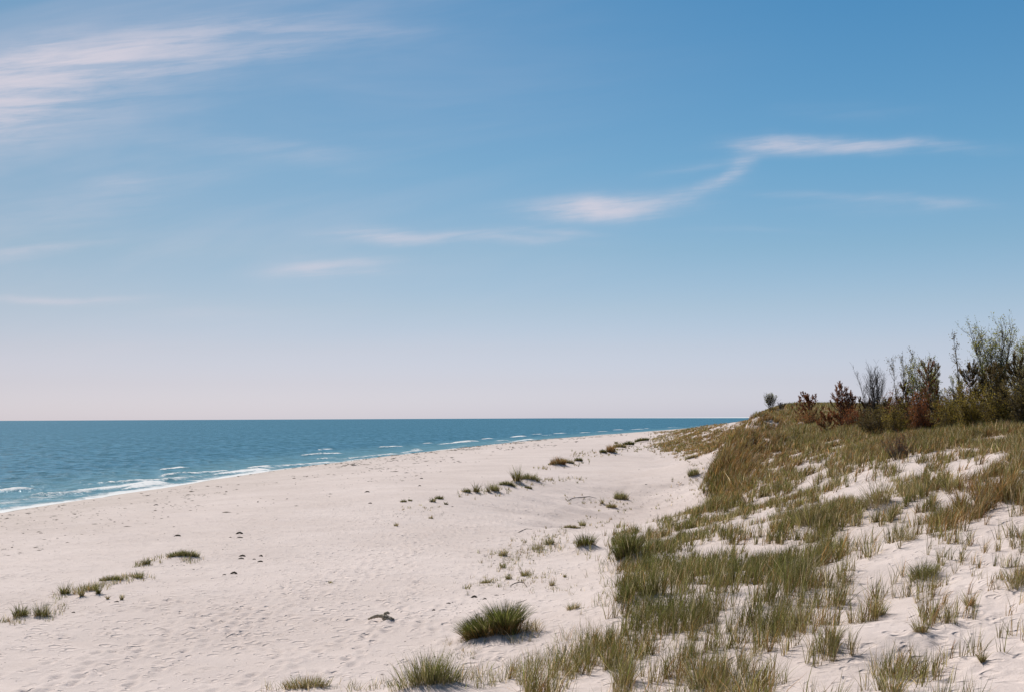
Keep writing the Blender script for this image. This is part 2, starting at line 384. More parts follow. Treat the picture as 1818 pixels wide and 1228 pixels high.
def colours(n, mixd, rg=rng):
    ks = list(mixd); pr = np.array([mixd[k] for k in ks], float); pr /= pr.sum()
    idx = rg.choice(len(ks), n, p=pr); A = np.array([PB[k][0] for k in ks])[idx]; B = np.array([PB[k][1] for k in ks])[idx]
    j = np.exp(rg.normal(0, .42, (n, 1))); return A * j, B * j
MIX = {'dark': dict(dark=5, green=3, olive=1.2, tan=.7), 'green': dict(green=5, dark=1.5, olive=2.5, tan=1.5), 'olive': dict(olive=5, green=2.5, tan=2.2, brown=1.2),
       'brown': dict(brown=6, olive=1.8, tan=1, dark=.8), 'dry': dict(tan=4, olive=3, brown=1.5), 'mixed': dict(olive=3, green=3, dark=1.2, tan=2.4, brown=1.2)}

# ------------------------------------------------------------------ single tussocks: px, base py, width px, height px, kind, sand mound, label
ON = 'on the open beach'
TUFTS = [
 (760,1236,140,58,'green',.25,'broad green tussock cut by the bottom edge, left of the main slope'),
 (545,1224,84,26,'olive',.05,'sparse low row of thin grass sprigs at the bottom edge left of the broad tussock'),
 (36,1098,32,26,'dark',.15,'dark tussock, leftmost of all grass on the beach'),
 (74,1097,32,28,'dark',.15,'dark bushy tussock second from the left edge'),
 (115,1057,22,24,'dark',.15,'upright dark tuft at the left end of the short grass row'),
 (145,1060,14,24,'olive',.1,'narrow olive tuft just right of the upright dark one in the grass row'),
 (160,1050,26,16,'olive',.1,'low olive tuft in the middle of the left grass row'),
 (174,1056,16,26,'dark',.1,'dense narrow tuft at the middle of the left grass row'),
 (198,1033,44,9,'green',.1,'low green strip of grass trailing off right of the left grass row'),
 (246,1028,20,16,'green',.1,'small tuft ending the left grass row on the right'),
 (259,1003,18,14,'dark',.1,'small dark tuft between the left grass row and the long flat tuft'),
 (325,993,56,12,'green',.15,'long flat arched tuft left of the dark lumps'),
 (587,1036,9,7,'olive',.0,'tiny lone grass sprig on bare sand in the middle of the lower beach'),
 (191,1064,6,10,'olive',.0,'single thin sprig below the left grass row'),
 (216,1065,7,12,'olive',.0,'right one of two thin sprigs below the left grass row'),
 (703,934,9,9,'olive',.0,'tiny lone tuft, lowest left of the small beach tufts'),
 (765,921,10,9,'olive',.0,'small lone tuft right of the tiny lowest left one'),
 (716,892,12,6,'dark',.1,'small flat tuft left of the little dark clusters'),
 (728,890,8,5,'dark',.1,'very small dark tuft beside the small flat one'),
 (768,892,12,9,'dark',.15,'left tuft of the little dark cluster'),
 (780,887,16,8,'dark',.1,'upper tuft of the little dark cluster'),
 (792,896,8,6,'dark',.05,'round tuft at the right of the little dark cluster'),
 (829,876,16,10,'dark',.2,'low dark tuft at the left foot of the embryo dune'),
 (845,876,16,20,'dark',.2,'dark cone shaped tussock second from the left on the embryo dune'),
 (867,875,10,18,'dark',.2,'narrow pointed tuft left of its wider twin'),
 (879,874,20,15,'green',.2,'wider tuft joined to the narrow pointed one'),
 (900,866,30,8,'green',.25,'low grass running up to the tall dark cone'),
 (918,860,22,28,'dark',.35,'tall dark cone of grass, highest tussock of the embryo dune'),
 (940,857,40,12,'green',.35,'flat green grass shoulder right of the tall dark cone'),
 (938,868,14,5,'dark',.1,'low tuft below the green grass shoulder'),
 (976,829,7,5,'dark',.1,'tiny tuft left of the rounded brown hummock'),
 (991,830,30,14,'brown',.45,'rounded brown green hummock of grass at mid beach'),
 (1003,826,34,8,'olive',.3,'flat olive grass behind the rounded brown hummock'),
 (1027,821,16,7,'dark',.25,'small dark peaked tuft right of the brown hummock'),
 (997,817,5,6,'dark',.1,'tiny dark tuft behind the brown hummock'),
 (1071,806,14,7,'dark',.3,'low tuft left of the far brown tussock'),
 (1085,806,18,14,'brown',.4,'far brown tussock on the embryo dune'),
 (1100,798,24,9,'olive',.4,'far olive tuft right of the far brown tussock'),
 (1116,793,22,8,'dark',.4,'far dark tuft near the start of the distant foredune'),
 (1094,788,7,5,'dark',.1,'tiny far dot of grass nearest to the sea'),
 (1140,786,26,7,'dark',.4,'dark low tuft touching the distant foredune'),
 (1103,889,26,16,'green',.15,'green tuft on bare sand, right one of the trio under the embryo dune'),
 (1069,895,9,12,'olive',.1,'narrow peaked tuft, left one of the trio'),
 (1085,902,20,9,'olive',.1,'low tuft, lowest of the trio'),
 (1034,934,14,13,'green',.05,'spiky small tuft on a thin line of grass'),
 (1016,940,30,6,'olive',.1,'thin flat strip of grass left of the spiky small tuft'),
 (1040,979,42,24,'dark',.35,'dark round tussock leaning on a sand mound'),
 (975,968,22,14,'green',.1,'green tuft at the top of the loose middle cluster'),
 (955,978,26,18,'olive',.12,'widest tuft of the loose middle cluster'),
 (893,988,18,14,'olive',.1,'small tuft left of the loose middle cluster'),
 (893,1008,12,12,'green',.05,'small spiky tuft under the left small tuft'),
 (903,1029,14,12,'dark',.05,'dark small tuft with arched blades near a curl of wrack'),
 (932,1023,18,16,'olive',.05,'wispy tuft right of the dark small arched one'),
 (862,1036,20,10,'olive',.03,'flat dry tuft at the left of the wrack lines'),
 (980,1040,12,14,'olive',.03,'thin spiky tuft right of the wrack lines'),
 (1003,1025,6,9,'olive',.0,'tiny sprig on clear sand below the round tussock'),
 (1017,1082,24,14,'olive',.03,'thin fan of blades above and right of the big lone tussock'),
 (1231,846,22,14,'green',.2,'green tuft on the sand just left of the brown bluff'),
 (1228,815,24,7,'olive',.15,'small flat tuft higher on the sand left of the bluff'),
 (1118,1003,66,50,'dark',.35,'big dark green tussock at the toe of the slope'),
 (1112,1078,46,46,'dark',.3,'dark tussock below the big toe tussock, overhanging the bare sand'),
 (1150,1066,44,46,'dark',.25,'dense green tussock right of the overhanging one'),
 (1708,915,40,58,'brown',.2,'rust brown tussock with a deep dark base'),
 (1745,898,46,54,'brown',.2,'rust brown tussock in the middle of the brown row'),
 (1785,893,44,54,'brown',.15,'brown olive tussock nearest to the right edge'),
 (1560,905,60,56,'olive',.2,'olive tussock above the long bare sand patch'),
 (1440,940,74,48,'olive',.2,'broad olive tussock below the bare sandy hollow'),
 (1616,962,34,30,'olive',.1,'small olive tussock beside the fallen grass stems'),
 (1478,1152,32,56,'olive',.1,'narrow tussock with a dark shadow on smooth sand'),
 (1585,1232,60,66,'olive',.05,'open tussock of long separate blades at the bottom edge right'),
 (1805,1046,50,50,'olive',.1,'upright tussock at the right edge halfway down the slope'),
 (1722,1078,26,34,'olive',.08,'small stiff tuft on bare sand near the right edge'),
 (1744,1176,14,28,'olive',.0,'few lone blades near the bottom right corner'),
 (1635,1125,34,36,'olive',.1,'loose tuft right of the narrow shadowed tussock'),
 (1560,1096,36,40,'green',.12,'blue green tuft at the lower end of the dense patch'),
 (1640,1030,60,32,'green',.15,'long slanting tussock across clean sand'),
 (1240,1226,60,80,'mixed',.1,'tall olive tussock at the bottom edge of the slope'),
 (1110,1216,56,66,'green',.1,'tall green tussock at the lower left corner of the slope'),
]
BIG = (877, 1137, 108, 56)
tufts = []
for q in TUFTS + [(*BIG, 'dark', .2, '')]:
    gx, gy = ground(q[0], min(q[1], 1227) - 1)
    if q[1] > 1227: gy *= 1 - (q[1] - 1227) / 480 ; gx = ray(q[0], 1228)[0] / ray(q[0], 1228)[1] * gy
    s = gy / F; tufts.append((gx, gy, q[2] * s * 1.12, q[3] * s, q))
    if q[5] > 0: MOUNDS.append((gx, gy + .15 * q[2] * s, q[5] * min(1, q[2] * s / 1.0), max(.25, q[2] * s * .62)))

# ------------------------------------------------------------------ ground sheet
def polar(r, az):
    A, Rr = np.meshgrid(az, r); return (Rr * np.sin(A)).ravel(), (Rr * np.cos(A)).ravel()
def grid_faces(nr, na, wrap=False):
    i, j = np.meshgrid(np.arange(nr - 1), np.arange(na - (0 if wrap else 1)), indexing='ij')
    j2 = (j + 1) % na
    return np.stack([i * na + j, i * na + j2, (i + 1) * na + j2, (i + 1) * na + j], -1).reshape(-1, 4)[:, ::-1]
azf = np.arange(-27, 27.01, .085)
azs = np.radians(np.concatenate([np.arange(-180, -34, 6), np.arange(-34, -27, .7), azf, np.arange(27.7, 34, .7), np.arange(34, 180, 6)]))
rr = np.concatenate([np.linspace(.2, 9, 14)[:-1], np.exp(np.arange(math.log(9), math.log(170), .0042)), np.exp(np.arange(math.log(170.5), math.log(6000), .02))])
x, y = polar(rr, azs); z = height(x, y)
uu = udist(x, y)
# footprints: trails of pressed dents with a raised rim
def press(tr):
    for (fx, fy, fa, dp) in tr:
        k = np.where((np.abs(x - fx) < .5) & (np.abs(y - fy) < .5))[0]
        if not len(k): continue
        dx, dy = x[k] - fx, y[k] - fy
        a = dx * math.sin(fa) + dy * math.cos(fa); b_ = dx * math.cos(fa) - dy * math.sin(fa)
        q = (a / .19) ** 2 + (b_ / .10) ** 2
        z[k] += dp * (-np.exp(-q * 1.1) + .45 * np.exp(-((a / .30) ** 2 + (b_ / .2) ** 2 - .9) ** 2 * 2.2))
prints = []
for (x0, y0, x1, y1) in [(130, 1228, 560, 1040), (0, 1200, 420, 1095), (230, 1228, 700, 990), (420, 1228, 900, 1010), (60, 1228, 1000, 900), (560, 1228, 300, 1060), (640, 1190, 760, 900), (300, 1120, 1020, 860), (1380, 1228, 1818, 1190), (1560, 1228, 1800, 1120), (1640, 1200, 1770, 960), (900, 1228, 700, 1050), (350, 1080, 700, 1110), (0, 1110, 620, 1020)]:
    a = np.array(ground(x0, y0)); b_ = np.array(ground(x1, y1)); d = b_ - a; Ln = np.hypot(*d); fa = math.atan2(d[0], d[1]); nx, ny = math.cos(fa), -math.sin(fa)
    for k in range(int(Ln / .62)):
        c_ = a + d * (k * .62 / Ln); wv_ = math.sin(k * .13 + x0) * .5
        sgn = .11 if k % 2 else -.11
        prints.append((c_[0] + nx * (sgn + wv_) + rng.normal() * .04, c_[1] + ny * (sgn + wv_), fa + rng.normal() * .15, rng.uniform(.03, .065) * (.55 if x0 > 1300 else 1)))
for k in range(900):
    gx, gy = rng.uniform(-14, 12), rng.uniform(14, 60)
    if udist(np.array([gx]), np.array([gy]))[0] > 8: prints.append((gx, gy, rng.uniform(0, 6.28), rng.uniform(.012, .04)))
press(prints)
Fg = grid_faces(len(rr), len(azs), True)
sand = np_mesh('sand_ground', np.stack([x, y, z], 1), Fg, M_SAND, attrs={'u': uu}, smooth=True)
tag(sand, 'pale dry sand of the beach and dune slope', 'sand', kind='structure')

# ------------------------------------------------------------------ sea
rs = np.concatenate([np.exp(np.arange(math.log(25), math.log(700), .0052)), np.exp(np.arange(math.log(702), math.log(60000), .03))])
azq = np.radians(np.concatenate([np.arange(-178, -33, 5), np.arange(-33, -27, .6), np.arange(-27, 17, .075), np.arange(17.2, 30, .5), np.arange(31, 60, 4)]))
xs, ys = polar(rs, azq); us = udist(xs, ys)
foam = .0 * us
edge = us + fbm(ys / 9, us * 0, 8, 3) * 3.0
foam += 1.15 * np.exp(-(np.minimum(edge - .2, 0) / 1.5) ** 2) * (.75 + .5 * vn(ys / 11, us * 0, 15))
foam += .50 * np.exp(-((edge + 4.5) / 3.0) ** 2) * (vn(ys / 13, us / 3, 5) + .1)
foam += .20 * np.exp(-((edge + 9) / 5.0) ** 2) * vn(ys / 17, us / 4, 6)
ridge = 0 * us
def sea_at(px, py):
    d = ray(px, py); Yq = -CZ / (d[2] / d[1]); return d[0] / d[1] * Yq, Yq
FOAM = [  # picture run of each crest, thickness in metres, strength
 (-20, 876, 30, 872, .9, 1.0), (0, 903, 70, 896, .9, .7), (78, 881, 150, 876, .8, .7), (150, 872, 279, 860, 1.2, 1.1), (184, 860, 276, 855, .6, .9), (230, 868, 275, 861, 1.0, 1.), (100, 893, 210, 875, 1.0, .75),
 (291, 836, 317, 832, .8, 1.15), (294, 846, 305, 844, .7, 1.), (298, 854, 320, 851, .6, .8), (326, 843, 394, 838, .7, .9), (390, 842, 462, 834, 1.1, 1.15), (445, 832, 471, 829, .8, 1.), (420, 843, 466, 836, .9, 1.),
 (212, 876, 300, 860, .8, .7), (300, 862, 410, 848, .7, .7), (568, 799, 582, 798, 1.0, .9), (540, 809, 561, 807, .9, .85), (576, 806.5, 595, 805.5, .9, 1.0), (505, 828, 590, 820, 1.0, .8), (570, 815, 584, 814, .8, .8),
 (678, 794.5, 702, 793, 1.3, 1.1), (715, 804, 745, 800, 1.0, .8), (620, 814, 700, 806, 1.0, .7), (733, 799, 741, 798, .9, .9), (753, 788, 762, 787, 1.0, .8), (782, 789, 838, 784, 1.3, .95), (808, 786, 836, 784, 1.6, 1.1), (782, 799, 794, 798, 1., .8),
 (840, 795, 862, 791, 1.2, .95), (857, 779.5, 869, 778.5, 1.4, 1.1), (880, 783.5, 893, 782.5, 1.3, .9), (910, 776, 926, 774, 1.8, 1.1), (912, 784, 942, 780, 1.5, .95), (947, 771, 958, 770.5, 1.6, .9), (984, 769.8, 999, 768.8, 1.8, 1.0), (960, 774, 978, 772, 1.4, .6),
 (1029, 768.5, 1041, 767.5, 1.8, .95), (1060, 766.5, 1074, 765.5, 1.8, .8), (1090, 763, 1100, 762.5, 2.2, 1.0), (1121, 762.5, 1137, 761.5, 2.2, .9), (1146, 760.5, 1156, 760, 2.4, 1.0), (1180, 759, 1200, 758, 2.4, .8), (1225, 757, 1245, 756, 2.6, .7), (1265, 755.5, 1290, 755, 2.8, .7)]
for (x0_, y0_, x1_, y1_, th, st) in FOAM:
    a = np.array(sea_at(x0_, y0_)); b = np.array(sea_at(x1_, y1_)); m_ = np.hypot(*(b - a)); dv = (b - a) / m_
    rx_, ry_ = xs - a[0], ys - a[1]; tt = rx_ * dv[0] + ry_ * dv[1]; pp = np.abs(rx_ * dv[1] - ry_ * dv[0]); ex = np.maximum(np.maximum(-tt, tt - m_), 0)
    th = th * 1.15 * (.55 + .9 * vn(tt / 5 + x0_, 0 * tt, 2)) * (.45 + .9 * np.clip(tt / m_, 0, 1))
    g = np.exp(-(pp / th) ** 2 - (ex / 2.2) ** 2)
    foam = np.maximum(foam, g * st); ridge += g * .26
ridge = np.minimum(ridge, .45)
fade = 1 / (1 + (np.hypot(xs, ys) / 260) ** 2) * sst(-us, .5, 9)
wl = 0
for (lam, am, dg, sd_) in [(9.5, .16, -8, 1), (6.1, .10, 9, 2), (3.9, .07, -20, 3), (2.7, .05, 24, 4)]:
    a = R(dg); ph = (us * math.cos(a) + ys * math.sin(a)) / lam * 6.283 + fbm(xs / 22, ys / 30, sd_) * 14
    wl = wl + am * (1 - np.abs(np.sin(ph / 2))) ** 1.3 * 1.6 * (vn(xs / 12, ys / 18, sd_ + 9) * 1.2)
zs = wl * fade + ridge * sst(-us, .5, 4) + .02
zs = np.where(us > 3, -.6, zs)
sea = np_mesh('sea_water', np.stack([xs, ys, zs], 1), grid_faces(len(rs), len(azq)), M_SEA, attrs={'u': us, 'foam': foam}, smooth=True)
tag(sea, 'blue green sea with small breakers along the shore', 'water', kind='structure')

# ------------------------------------------------------------------ tussocks
def tuft_mesh(w_, h_, kind, dist, rg):
    """blades fanning out of an elongated root patch; local origin on the ground"""
    rx = max(w_ * .5 - h_ * .22, w_ * .2); ry = min(rx, max(h_ * .55, .12)) * .8
    dens = 1.0 if h_ > .25 else .8
    area = rx * ry * 3.14
    n = int(np.clip((120 + area * 1500 * dens) * (25 / max(dist, 22)) ** .7, 48, 1500))
    if kind == 'olive' and n > 200: n = int(n * .6)
    n = int(n * np.clip(w_ / h_ / 1.6, 1, 4)) if n < 400 else n
    a = rg.uniform(0, 6.283, n); r = np.sqrt(rg.uniform(0, 1, n))
    bx, by = np.cos(a) * r * rx, np.sin(a) * r * ry
    nk = int(np.clip(w_ / .09, 6, 18)); ka, kr = rg.uniform(0, 6.283, nk), np.sqrt(rg.uniform(0, 1, nk)); kx, ky, kh = np.cos(ka) * kr * rx, np.sin(ka) * kr * ry, rg.uniform(.55, 1.0, nk); kh[0] = 1.05
    ki = rg.integers(0, nk, n); f_ = rg.uniform(.15, .55, n) if w_ > 1.2 and dist < 38 else rg.uniform(.85, 1.0, n)
    bx, by = kx[ki] + (bx - kx[ki]) * f_, ky[ki] + (by - ky[ki]) * f_; r = np.clip(np.hypot(bx / rx, by / ry), 0, 1)
    stg = rg.random(n) < (.12 if w_ > 1.2 and dist < 38 else 0); bx = np.where(stg, bx * 1.9 + rg.normal(0, .1, n) * w_, bx); by = np.where(stg, by * 1.8 + rg.normal(0, .1, n) * w_, by)
    L = h_ * kh[ki] * rg.uniform(.45, 1.18, n) * np.where(stg, .6, 1) * (1.12 - .3 * r ** 2)
    az = np.arctan2(bx / rx + rg.normal(0, .35, n), by / ry + rg.normal(0, .35, n))
    lean = .06 + .42 * r * rg.uniform(.4, 1.2, n); curl = rg.uniform(.05, .38, n)
    wd = np.full(n, max(.0085, dist * .00034)) * rg.uniform(.6, 1.4, n)
    cb, ct = colours(n, MIX[kind], rg)
    dry = rg.random(n) < .8
    cb = np.where(dry[:, None], cb * .45 + .55 * PB['brown' if kind in ('dark', 'brown') else 'tan'][0] * .9, cb)
    if w_ < 1.2 or dist > 38:
        m_ = 16; k = slice(0, m_); bx[k] = np.linspace(-.5, .3, m_) * w_; by[k] = rg.normal(0, .15, m_) * ry; L[k] = max(.34 * w_, .05); az[k] = R(90) + rg.normal(0, .12, m_); lean[k] = .8; curl[k] = .1
    return np.stack([bx, by, 0 * bx], 1), L, az, lean, curl, wd, cb, ct
for (gx, gy, w_, h_, q) in tufts:
    if q[0] == BIG[0]: continue
    rg = np.random.default_rng(int(q[0] * 7 + q[1]))
    base, L, az, lean, curl, wd, cb, ct = tuft_mesh(w_, h_, q[4], gy, rg)
    o3 = pos(gx, gy, .03)
    base[:, 2] = height(base[:, 0] + gx, base[:, 1] + gy) - o3.z - .02
    V, Fc, Cc = blades(base, L, az, lean, curl, wd, cb, ct, 3 if gy < 60 else 2, rg)
    o = np_mesh('grass_tussock', V, Fc, M_GRASS, Cc, loc=o3)
    tag(o, q[6], 'grass tussock', 'marram grass tussocks on the sand')
# the big lone tussock: two green humps, a dry brown underside and a straggling dry tail
gx, gy, w_, h_, q = tufts[-1]
rg = np.random.default_rng(77); o3 = pos(gx, gy, .02)
root = empty('grass_tussock', o3, 'big lone dark green tussock with two humps right of the driftwood', 'grass tussock', 'marram grass tussocks on the sand')
def patch(nm, specs, parent):
    VV, FF, CC, off = [], [], [], 0
    for (cx, cy, rx, ry, hh_, n, kind, ln, side) in specs:
        a = rg.uniform(0, 6.283, n); r = np.sqrt(rg.uniform(0, 1, n))
        bx, by = cx + np.cos(a) * r * rx, cy + np.sin(a) * r * ry
        base = np.stack([bx, by, height(bx + gx, by + gy) - o3.z - .02], 1)
        az = np.arctan2((bx - cx) / rx + side + rg.normal(0, .25, n), (by - cy) / ry + rg.normal(0, .3, n))
        cb, ct = colours(n, MIX[kind], rg)
        if kind == 'dark': cb = cb * .5 + .5 * PB['brown'][0]
        V, Fc, Cc = blades(base, hh_ * rg.uniform(.65, 1.1, n), az, .08 + ln * r * rg.uniform(.5, 1.2, n), rg.uniform(.1, .4, n), rg.uniform(.007, .014, n), cb, ct, 4, rg)
        VV.append(V); FF.append(Fc + off); CC.append(Cc); off += len(V)
    return np_mesh(nm, np.concatenate(VV), np.concatenate(FF), M_GRASS, np.concatenate(CC), parent=parent)
patch('green_blades', [(-.42, 0, .20, .24, .44, 700, 'dark', .75, -.6), (-.18, .0, .18, .24, .52, 560, 'dark', .5, -.1), (.02, .06, .1, .2, .36, 140, 'green', .4, 0), (.26, .05, .19, .24, .68, 950, 'dark', .5, .15)], root)
patch('dry_base', [(-.1, -.1, .55, .2, .3, 500, 'brown', .6, 0), (.33, -.12, .25, .18, .34, 300, 'brown', .4, 0), (.72, .05, .16, .15, .36, 90, 'dry', .7, .6), (.95, -.02, .08, .08, .34, 30, 'dry', .5, .3)], root)

# ------------------------------------------------------------------ the grown-over dune slope
# how thickly the grass stands, read off the photograph in 20 px cells from x=900, y=740 (0 bare .. 9 closed)
DENS = [
 "0000000000000000000006999999999999999999999999",
 "0000000000000228888888999999799999999999999999",
 "0000000000000388888889999988878889999998777788",
 "0000000000000000002889999966787445568876655666",
 "0000000000000000000899998833454333356664335666",
 "0000000000000000002999997788851111399998333799",
 "0000000000000000003999997777331111188888545999",
 "0000000000000000005999655446667887665545599644",
 "0000000000000000558886355888999554443666333444",
 "0000000000000366654433778888831111334555444455",
 "0000000004566666333566677655522111566533333445",
 "0000001114788844331556634466633222333422222555",
 "0000000001888834665334888877666663266673333566",
 "0000000002444345655499999777666622777774333677",
 "0000000003777765556679999999665432234441111577",
 "0000000001999987554543899999966555443333111443",
 "0000000002888876777633999998665554433331115544",
 "0000000003556688887544999765655544211554443344",
 "0000000012999999943388866433566622222444411332",
 "0000004566888763356665543333667611222444222222",
 "0000466787743388886544444444666111223333111111",
 "0034567887765888887443333211111144444322221111",
 "4555678888654888887765443211111144444422111110",
 "5555578888836999988766651111111333444411000000",
 "5555578888836999988766651111111333444411000000"]
D = np.array([[int(c) for c in (r_ + '0' * 46)[:46]] for r_ in DENS], float)
def dens_at(px, py):
    px = np.where(px > 1810, 1810 - np.abs(((px - 1810) + 250) % 500 - 250), px)
    a = np.clip((px - 900) / 20 - .5, 0, 44.99); b = np.clip((py - 740) / 20 - .5, 0, 23.99)
    i, j = b.astype(int), a.astype(int); fa, fb = a - j, b - i
    v = (D[i, j] * (1 - fa) + D[i, j + 1] * fa) * (1 - fb) + (D[i + 1, j] * (1 - fa) + D[i + 1, j + 1] * fa) * fb
    v = np.where(px < 895, 0, v)
    v = np.where(py < 728, np.where(px > 1200, 8, 0), v)
    return np.where(py > 1228, np.where(px > 950, 3.0, 0), v)
TONE = [  # px, py, rx, ry, kind, weight
 (1318, 795, 50, 40, 'brown', 3.5), (1270, 845, 34, 45, 'brown', 3.5), (1350, 745, 60, 14, 'brown', 1.6), (1256, 868, 14, 26, 'dark', 1.5), (1360, 752, 60, 20, 'brown', .9), (1240, 775, 80, 16, 'brown', .8), (1330, 850, 50, 30, 'brown', .6), (1350, 860, 70, 14, 'green', 1.0), (1275, 895, 50, 18, 'green', 1.0),
 (1725, 880, 50, 50, 'brown', 1.3), (1790, 850, 50, 34, 'brown', .8), (1595, 790, 40, 30, 'brown', .9), (1480, 770, 70, 20, 'olive', .8), (1590, 870, 90, 40, 'olive', 1), (1130, 975, 50, 30, 'dark', 1.2), (1130, 1050, 50, 40, 'dark', 1.1),
 (1330, 1015, 80, 50, 'dark', 1.0), (1390, 1020, 60, 40, 'dark', .6), (1170, 1095, 90, 22, 'dark', 1.3), (1320, 1090, 46, 36, 'dark', 1.2), (1060, 1120, 80, 26, 'green', 1.0), (1190, 920, 90, 30, 'green', 1.), (1240, 1000, 60, 30, 'green', .8), (1750, 790, 90, 30, 'olive', 1), (1700, 930, 60, 14, 'brown', .9),
 (1000, 1190, 90, 40, 'green', .5), (1230, 1190, 80, 50, 'mixed', .5), (1620, 1010, 60, 30, 'green', .6), (1440, 990, 80, 40, 'green', .5)]
KINDS = ['dark', 'green', 'olive', 'brown', 'mixed']
def slope_grass(n_try, seed):
    rg = np.random.default_rng(seed)
    # candidates spread over the dune, thinning with distance
    r = np.exp(rg.uniform(math.log(13.5), math.log(420), n_try)); az = rg.uniform(R(-4), R(37), n_try)
    keep = rg.random(n_try) < np.clip((r / 62) ** 1.35, 0, 1) * np.where(r > 200, .55, 1); r, az = r[keep], az[keep]
    x, y = r * np.sin(az), r * np.cos(az); z = height(x, y)
    hgt = .55 * np.clip(.8 + fbm(x / 4, y / 4, 12) * 1.0, .45, 1.2)
    px, py = project(np.stack([x, y, z + hgt * .35], 1))
    hgt = hgt * np.where(r < 32, 1.22, 1) * (1 + .75 * np.exp(-((px - 1285) / 42) ** 2 - ((py - 835) / 50) ** 2) * (r < 75) + .5 * np.exp(-((px - 1740) / 70) ** 2 - ((py - 870) / 30) ** 2))
    d = dens_at(px + rg.normal(0, 5, len(px)), py + rg.normal(0, 4, len(px))) / 9
    d = d * np.clip(1 + fbm(x / .75, y / .75, 21, 3) * 6.2, .0, 2.4)
    nose = 1.3 * np.exp(-((px - 1274) / 22) ** 2 - ((py - 838) / 46) ** 2) * (r < 72)
    far = sst(-py, -815, -775); near_ = np.clip(d, 0, 1) ** 2.1 * np.where(r > 30, .28, .20); far_ = np.where(r > 85, np.clip(d * 1.3, 0, 1), np.clip(d, 0, 1) ** 1.4 * .62)
    ok = rg.random(len(x)) < np.maximum(near_ * (1 - far) + far * far_, nose)
    return x[ok], y[ok], z[ok], hgt[ok], px[ok], py[ok], r[ok], d[ok]
cx, cy, cz, ch, px, py, r, dd = slope_grass(740000, 31)
rg = np.random.default_rng(90); n_ = 5200; ex_y = rg.uniform(57, 76, n_); ex_x = rg.uniform(9, 17.5, n_); ex_z = height(ex_x, ex_y); ex_px, ex_py = project(np.stack([ex_x, ex_y, ex_z + .2], 1))
m_ = (rg.random(n_) < 1.5 * np.exp(-((ex_px - 1290) / 36) ** 2 - ((ex_py - 828) / 48) ** 2)) & (ex_z > 2.75)
cx, cy, cz, ch = (np.concatenate([a, b[m_]]) for a, b in ((cx, ex_x), (cy, ex_y), (cz, ex_z), (ch, .62 + .3 * rg.random(n_))))
px, py, r, dd = (np.concatenate([a, b[m_]]) for a, b in ((px, ex_px), (py, ex_py), (r, np.hypot(ex_x, ex_y)), (dd, np.ones(n_))))
rg = np.random.default_rng(9)
W_ = np.zeros((len(KINDS), len(cx))); W_[2] += .42; W_[4] += .35; W_[3] += np.where(py < 830, .75, .12); W_[1] += .2
for (tx, ty, rx, ry, kd, wt) in TONE: W_[KINDS.index(kd)] += wt * 1.6 * np.exp(-((px - tx) / rx) ** 2 - ((py - ty) / ry) ** 2)
W_[4] += .3 * (r < 30)
W_ += .8 * np.stack([np.clip(fbm(cx / 2.2, cy / 2.2, 30 + k) * 2, 0, 1) for k in range(len(KINDS))])
kind = (rg.random(len(cx))[None] < np.cumsum(W_ / W_.sum(0), 0)).argmax(0)
per = np.where(r < 40, 10, np.where(r < 80, 7, 6)) * np.clip(.6 + dd, .6, 1.5)
per = np.maximum(per.astype(int), 2)
idx = np.repeat(np.arange(len(cx)), per); n = len(idx)
print('clumps', len(cx), 'blades', n)
offr = np.abs(rg.normal(0, .065, n)) * np.clip(r[idx] / 50, .7, 2.5); offa = rg.uniform(0, 6.283, n)
bx, by = cx[idx] + offr * np.sin(offa), cy[idx] + offr * np.cos(offa)
bz = cz[idx] - .03
L = ch[idx] * rg.uniform(.5, 1.2, n) * np.where(kind[idx] == 0, 1.1, 1)
az = np.where(rg.random(n) < .5, offa, R(75) + rg.normal(0, .7, n))
lean = np.abs(rg.normal(.10, .16, n)); curl = np.abs(rg.normal(.12, .18, n)); bent = rg.random(n) < .10
lean = np.where(bent, rg.uniform(.5, .8, n), lean); curl = np.minimum(curl, .95 - lean)
br = kind[idx] == 3; az = np.where(br, R(80) + rg.normal(0, .5, n), az); curl = np.where(br, curl + .15, curl); 
wd = np.clip(r[idx] * .00048, .0105, .07) * rg.uniform(.7, 1.3, n)
cb = np.zeros((n, 3)); ct = np.zeros((n, 3))
for k, kd in enumerate(KINDS):
    m_ = np.where(kind[idx] == k)[0]; a, b_ = colours(len(m_), MIX[kd], rg); cb[m_] = a * .6 + .4 * PB['tan' if kd == 'olive' else 'brown'][0]; ct[m_] = b_
V, Fc, Cc = blades(np.stack([bx, by, bz], 1), L, az, lean, curl, wd, cb, ct, 2, rg)
tag(np_mesh('dune_grass', V, Fc, M_GRASS, Cc), 'loose marram grass covering the dune slope', 'grass', kind='stuff')
# fallen straw between the stems
k = rg.random(len(cx)) < np.clip(dd, .2, 1) * .8 * np.clip(1.6 - r / 80, .3, 1); x_, y_ = np.repeat(cx[k], 2), np.repeat(cy[k], 2); n = len(x_)
x_ = x_ + rg.normal(0, .22, n); y_ = y_ + rg.normal(0, .22, n); rr_ = np.hypot(x_, y_)
cb, ct = colours(n, dict(tan=4, brown=4, olive=1), rg)
V, Fc, Cc = blades(np.stack([x_, y_, height(x_, y_) + .004], 1), rg.uniform(.12, .4, n), rg.uniform(0, 6.28, n), np.full(n, .97), rg.uniform(.05, .2, n), np.clip(rr_ * .0003, .006, .03), cb, ct, 2, rg)
tag(np_mesh('grass_litter', V, Fc, M_GRASS, Cc), 'fallen dry straw lying between the grass stems', 'straw', kind='stuff')

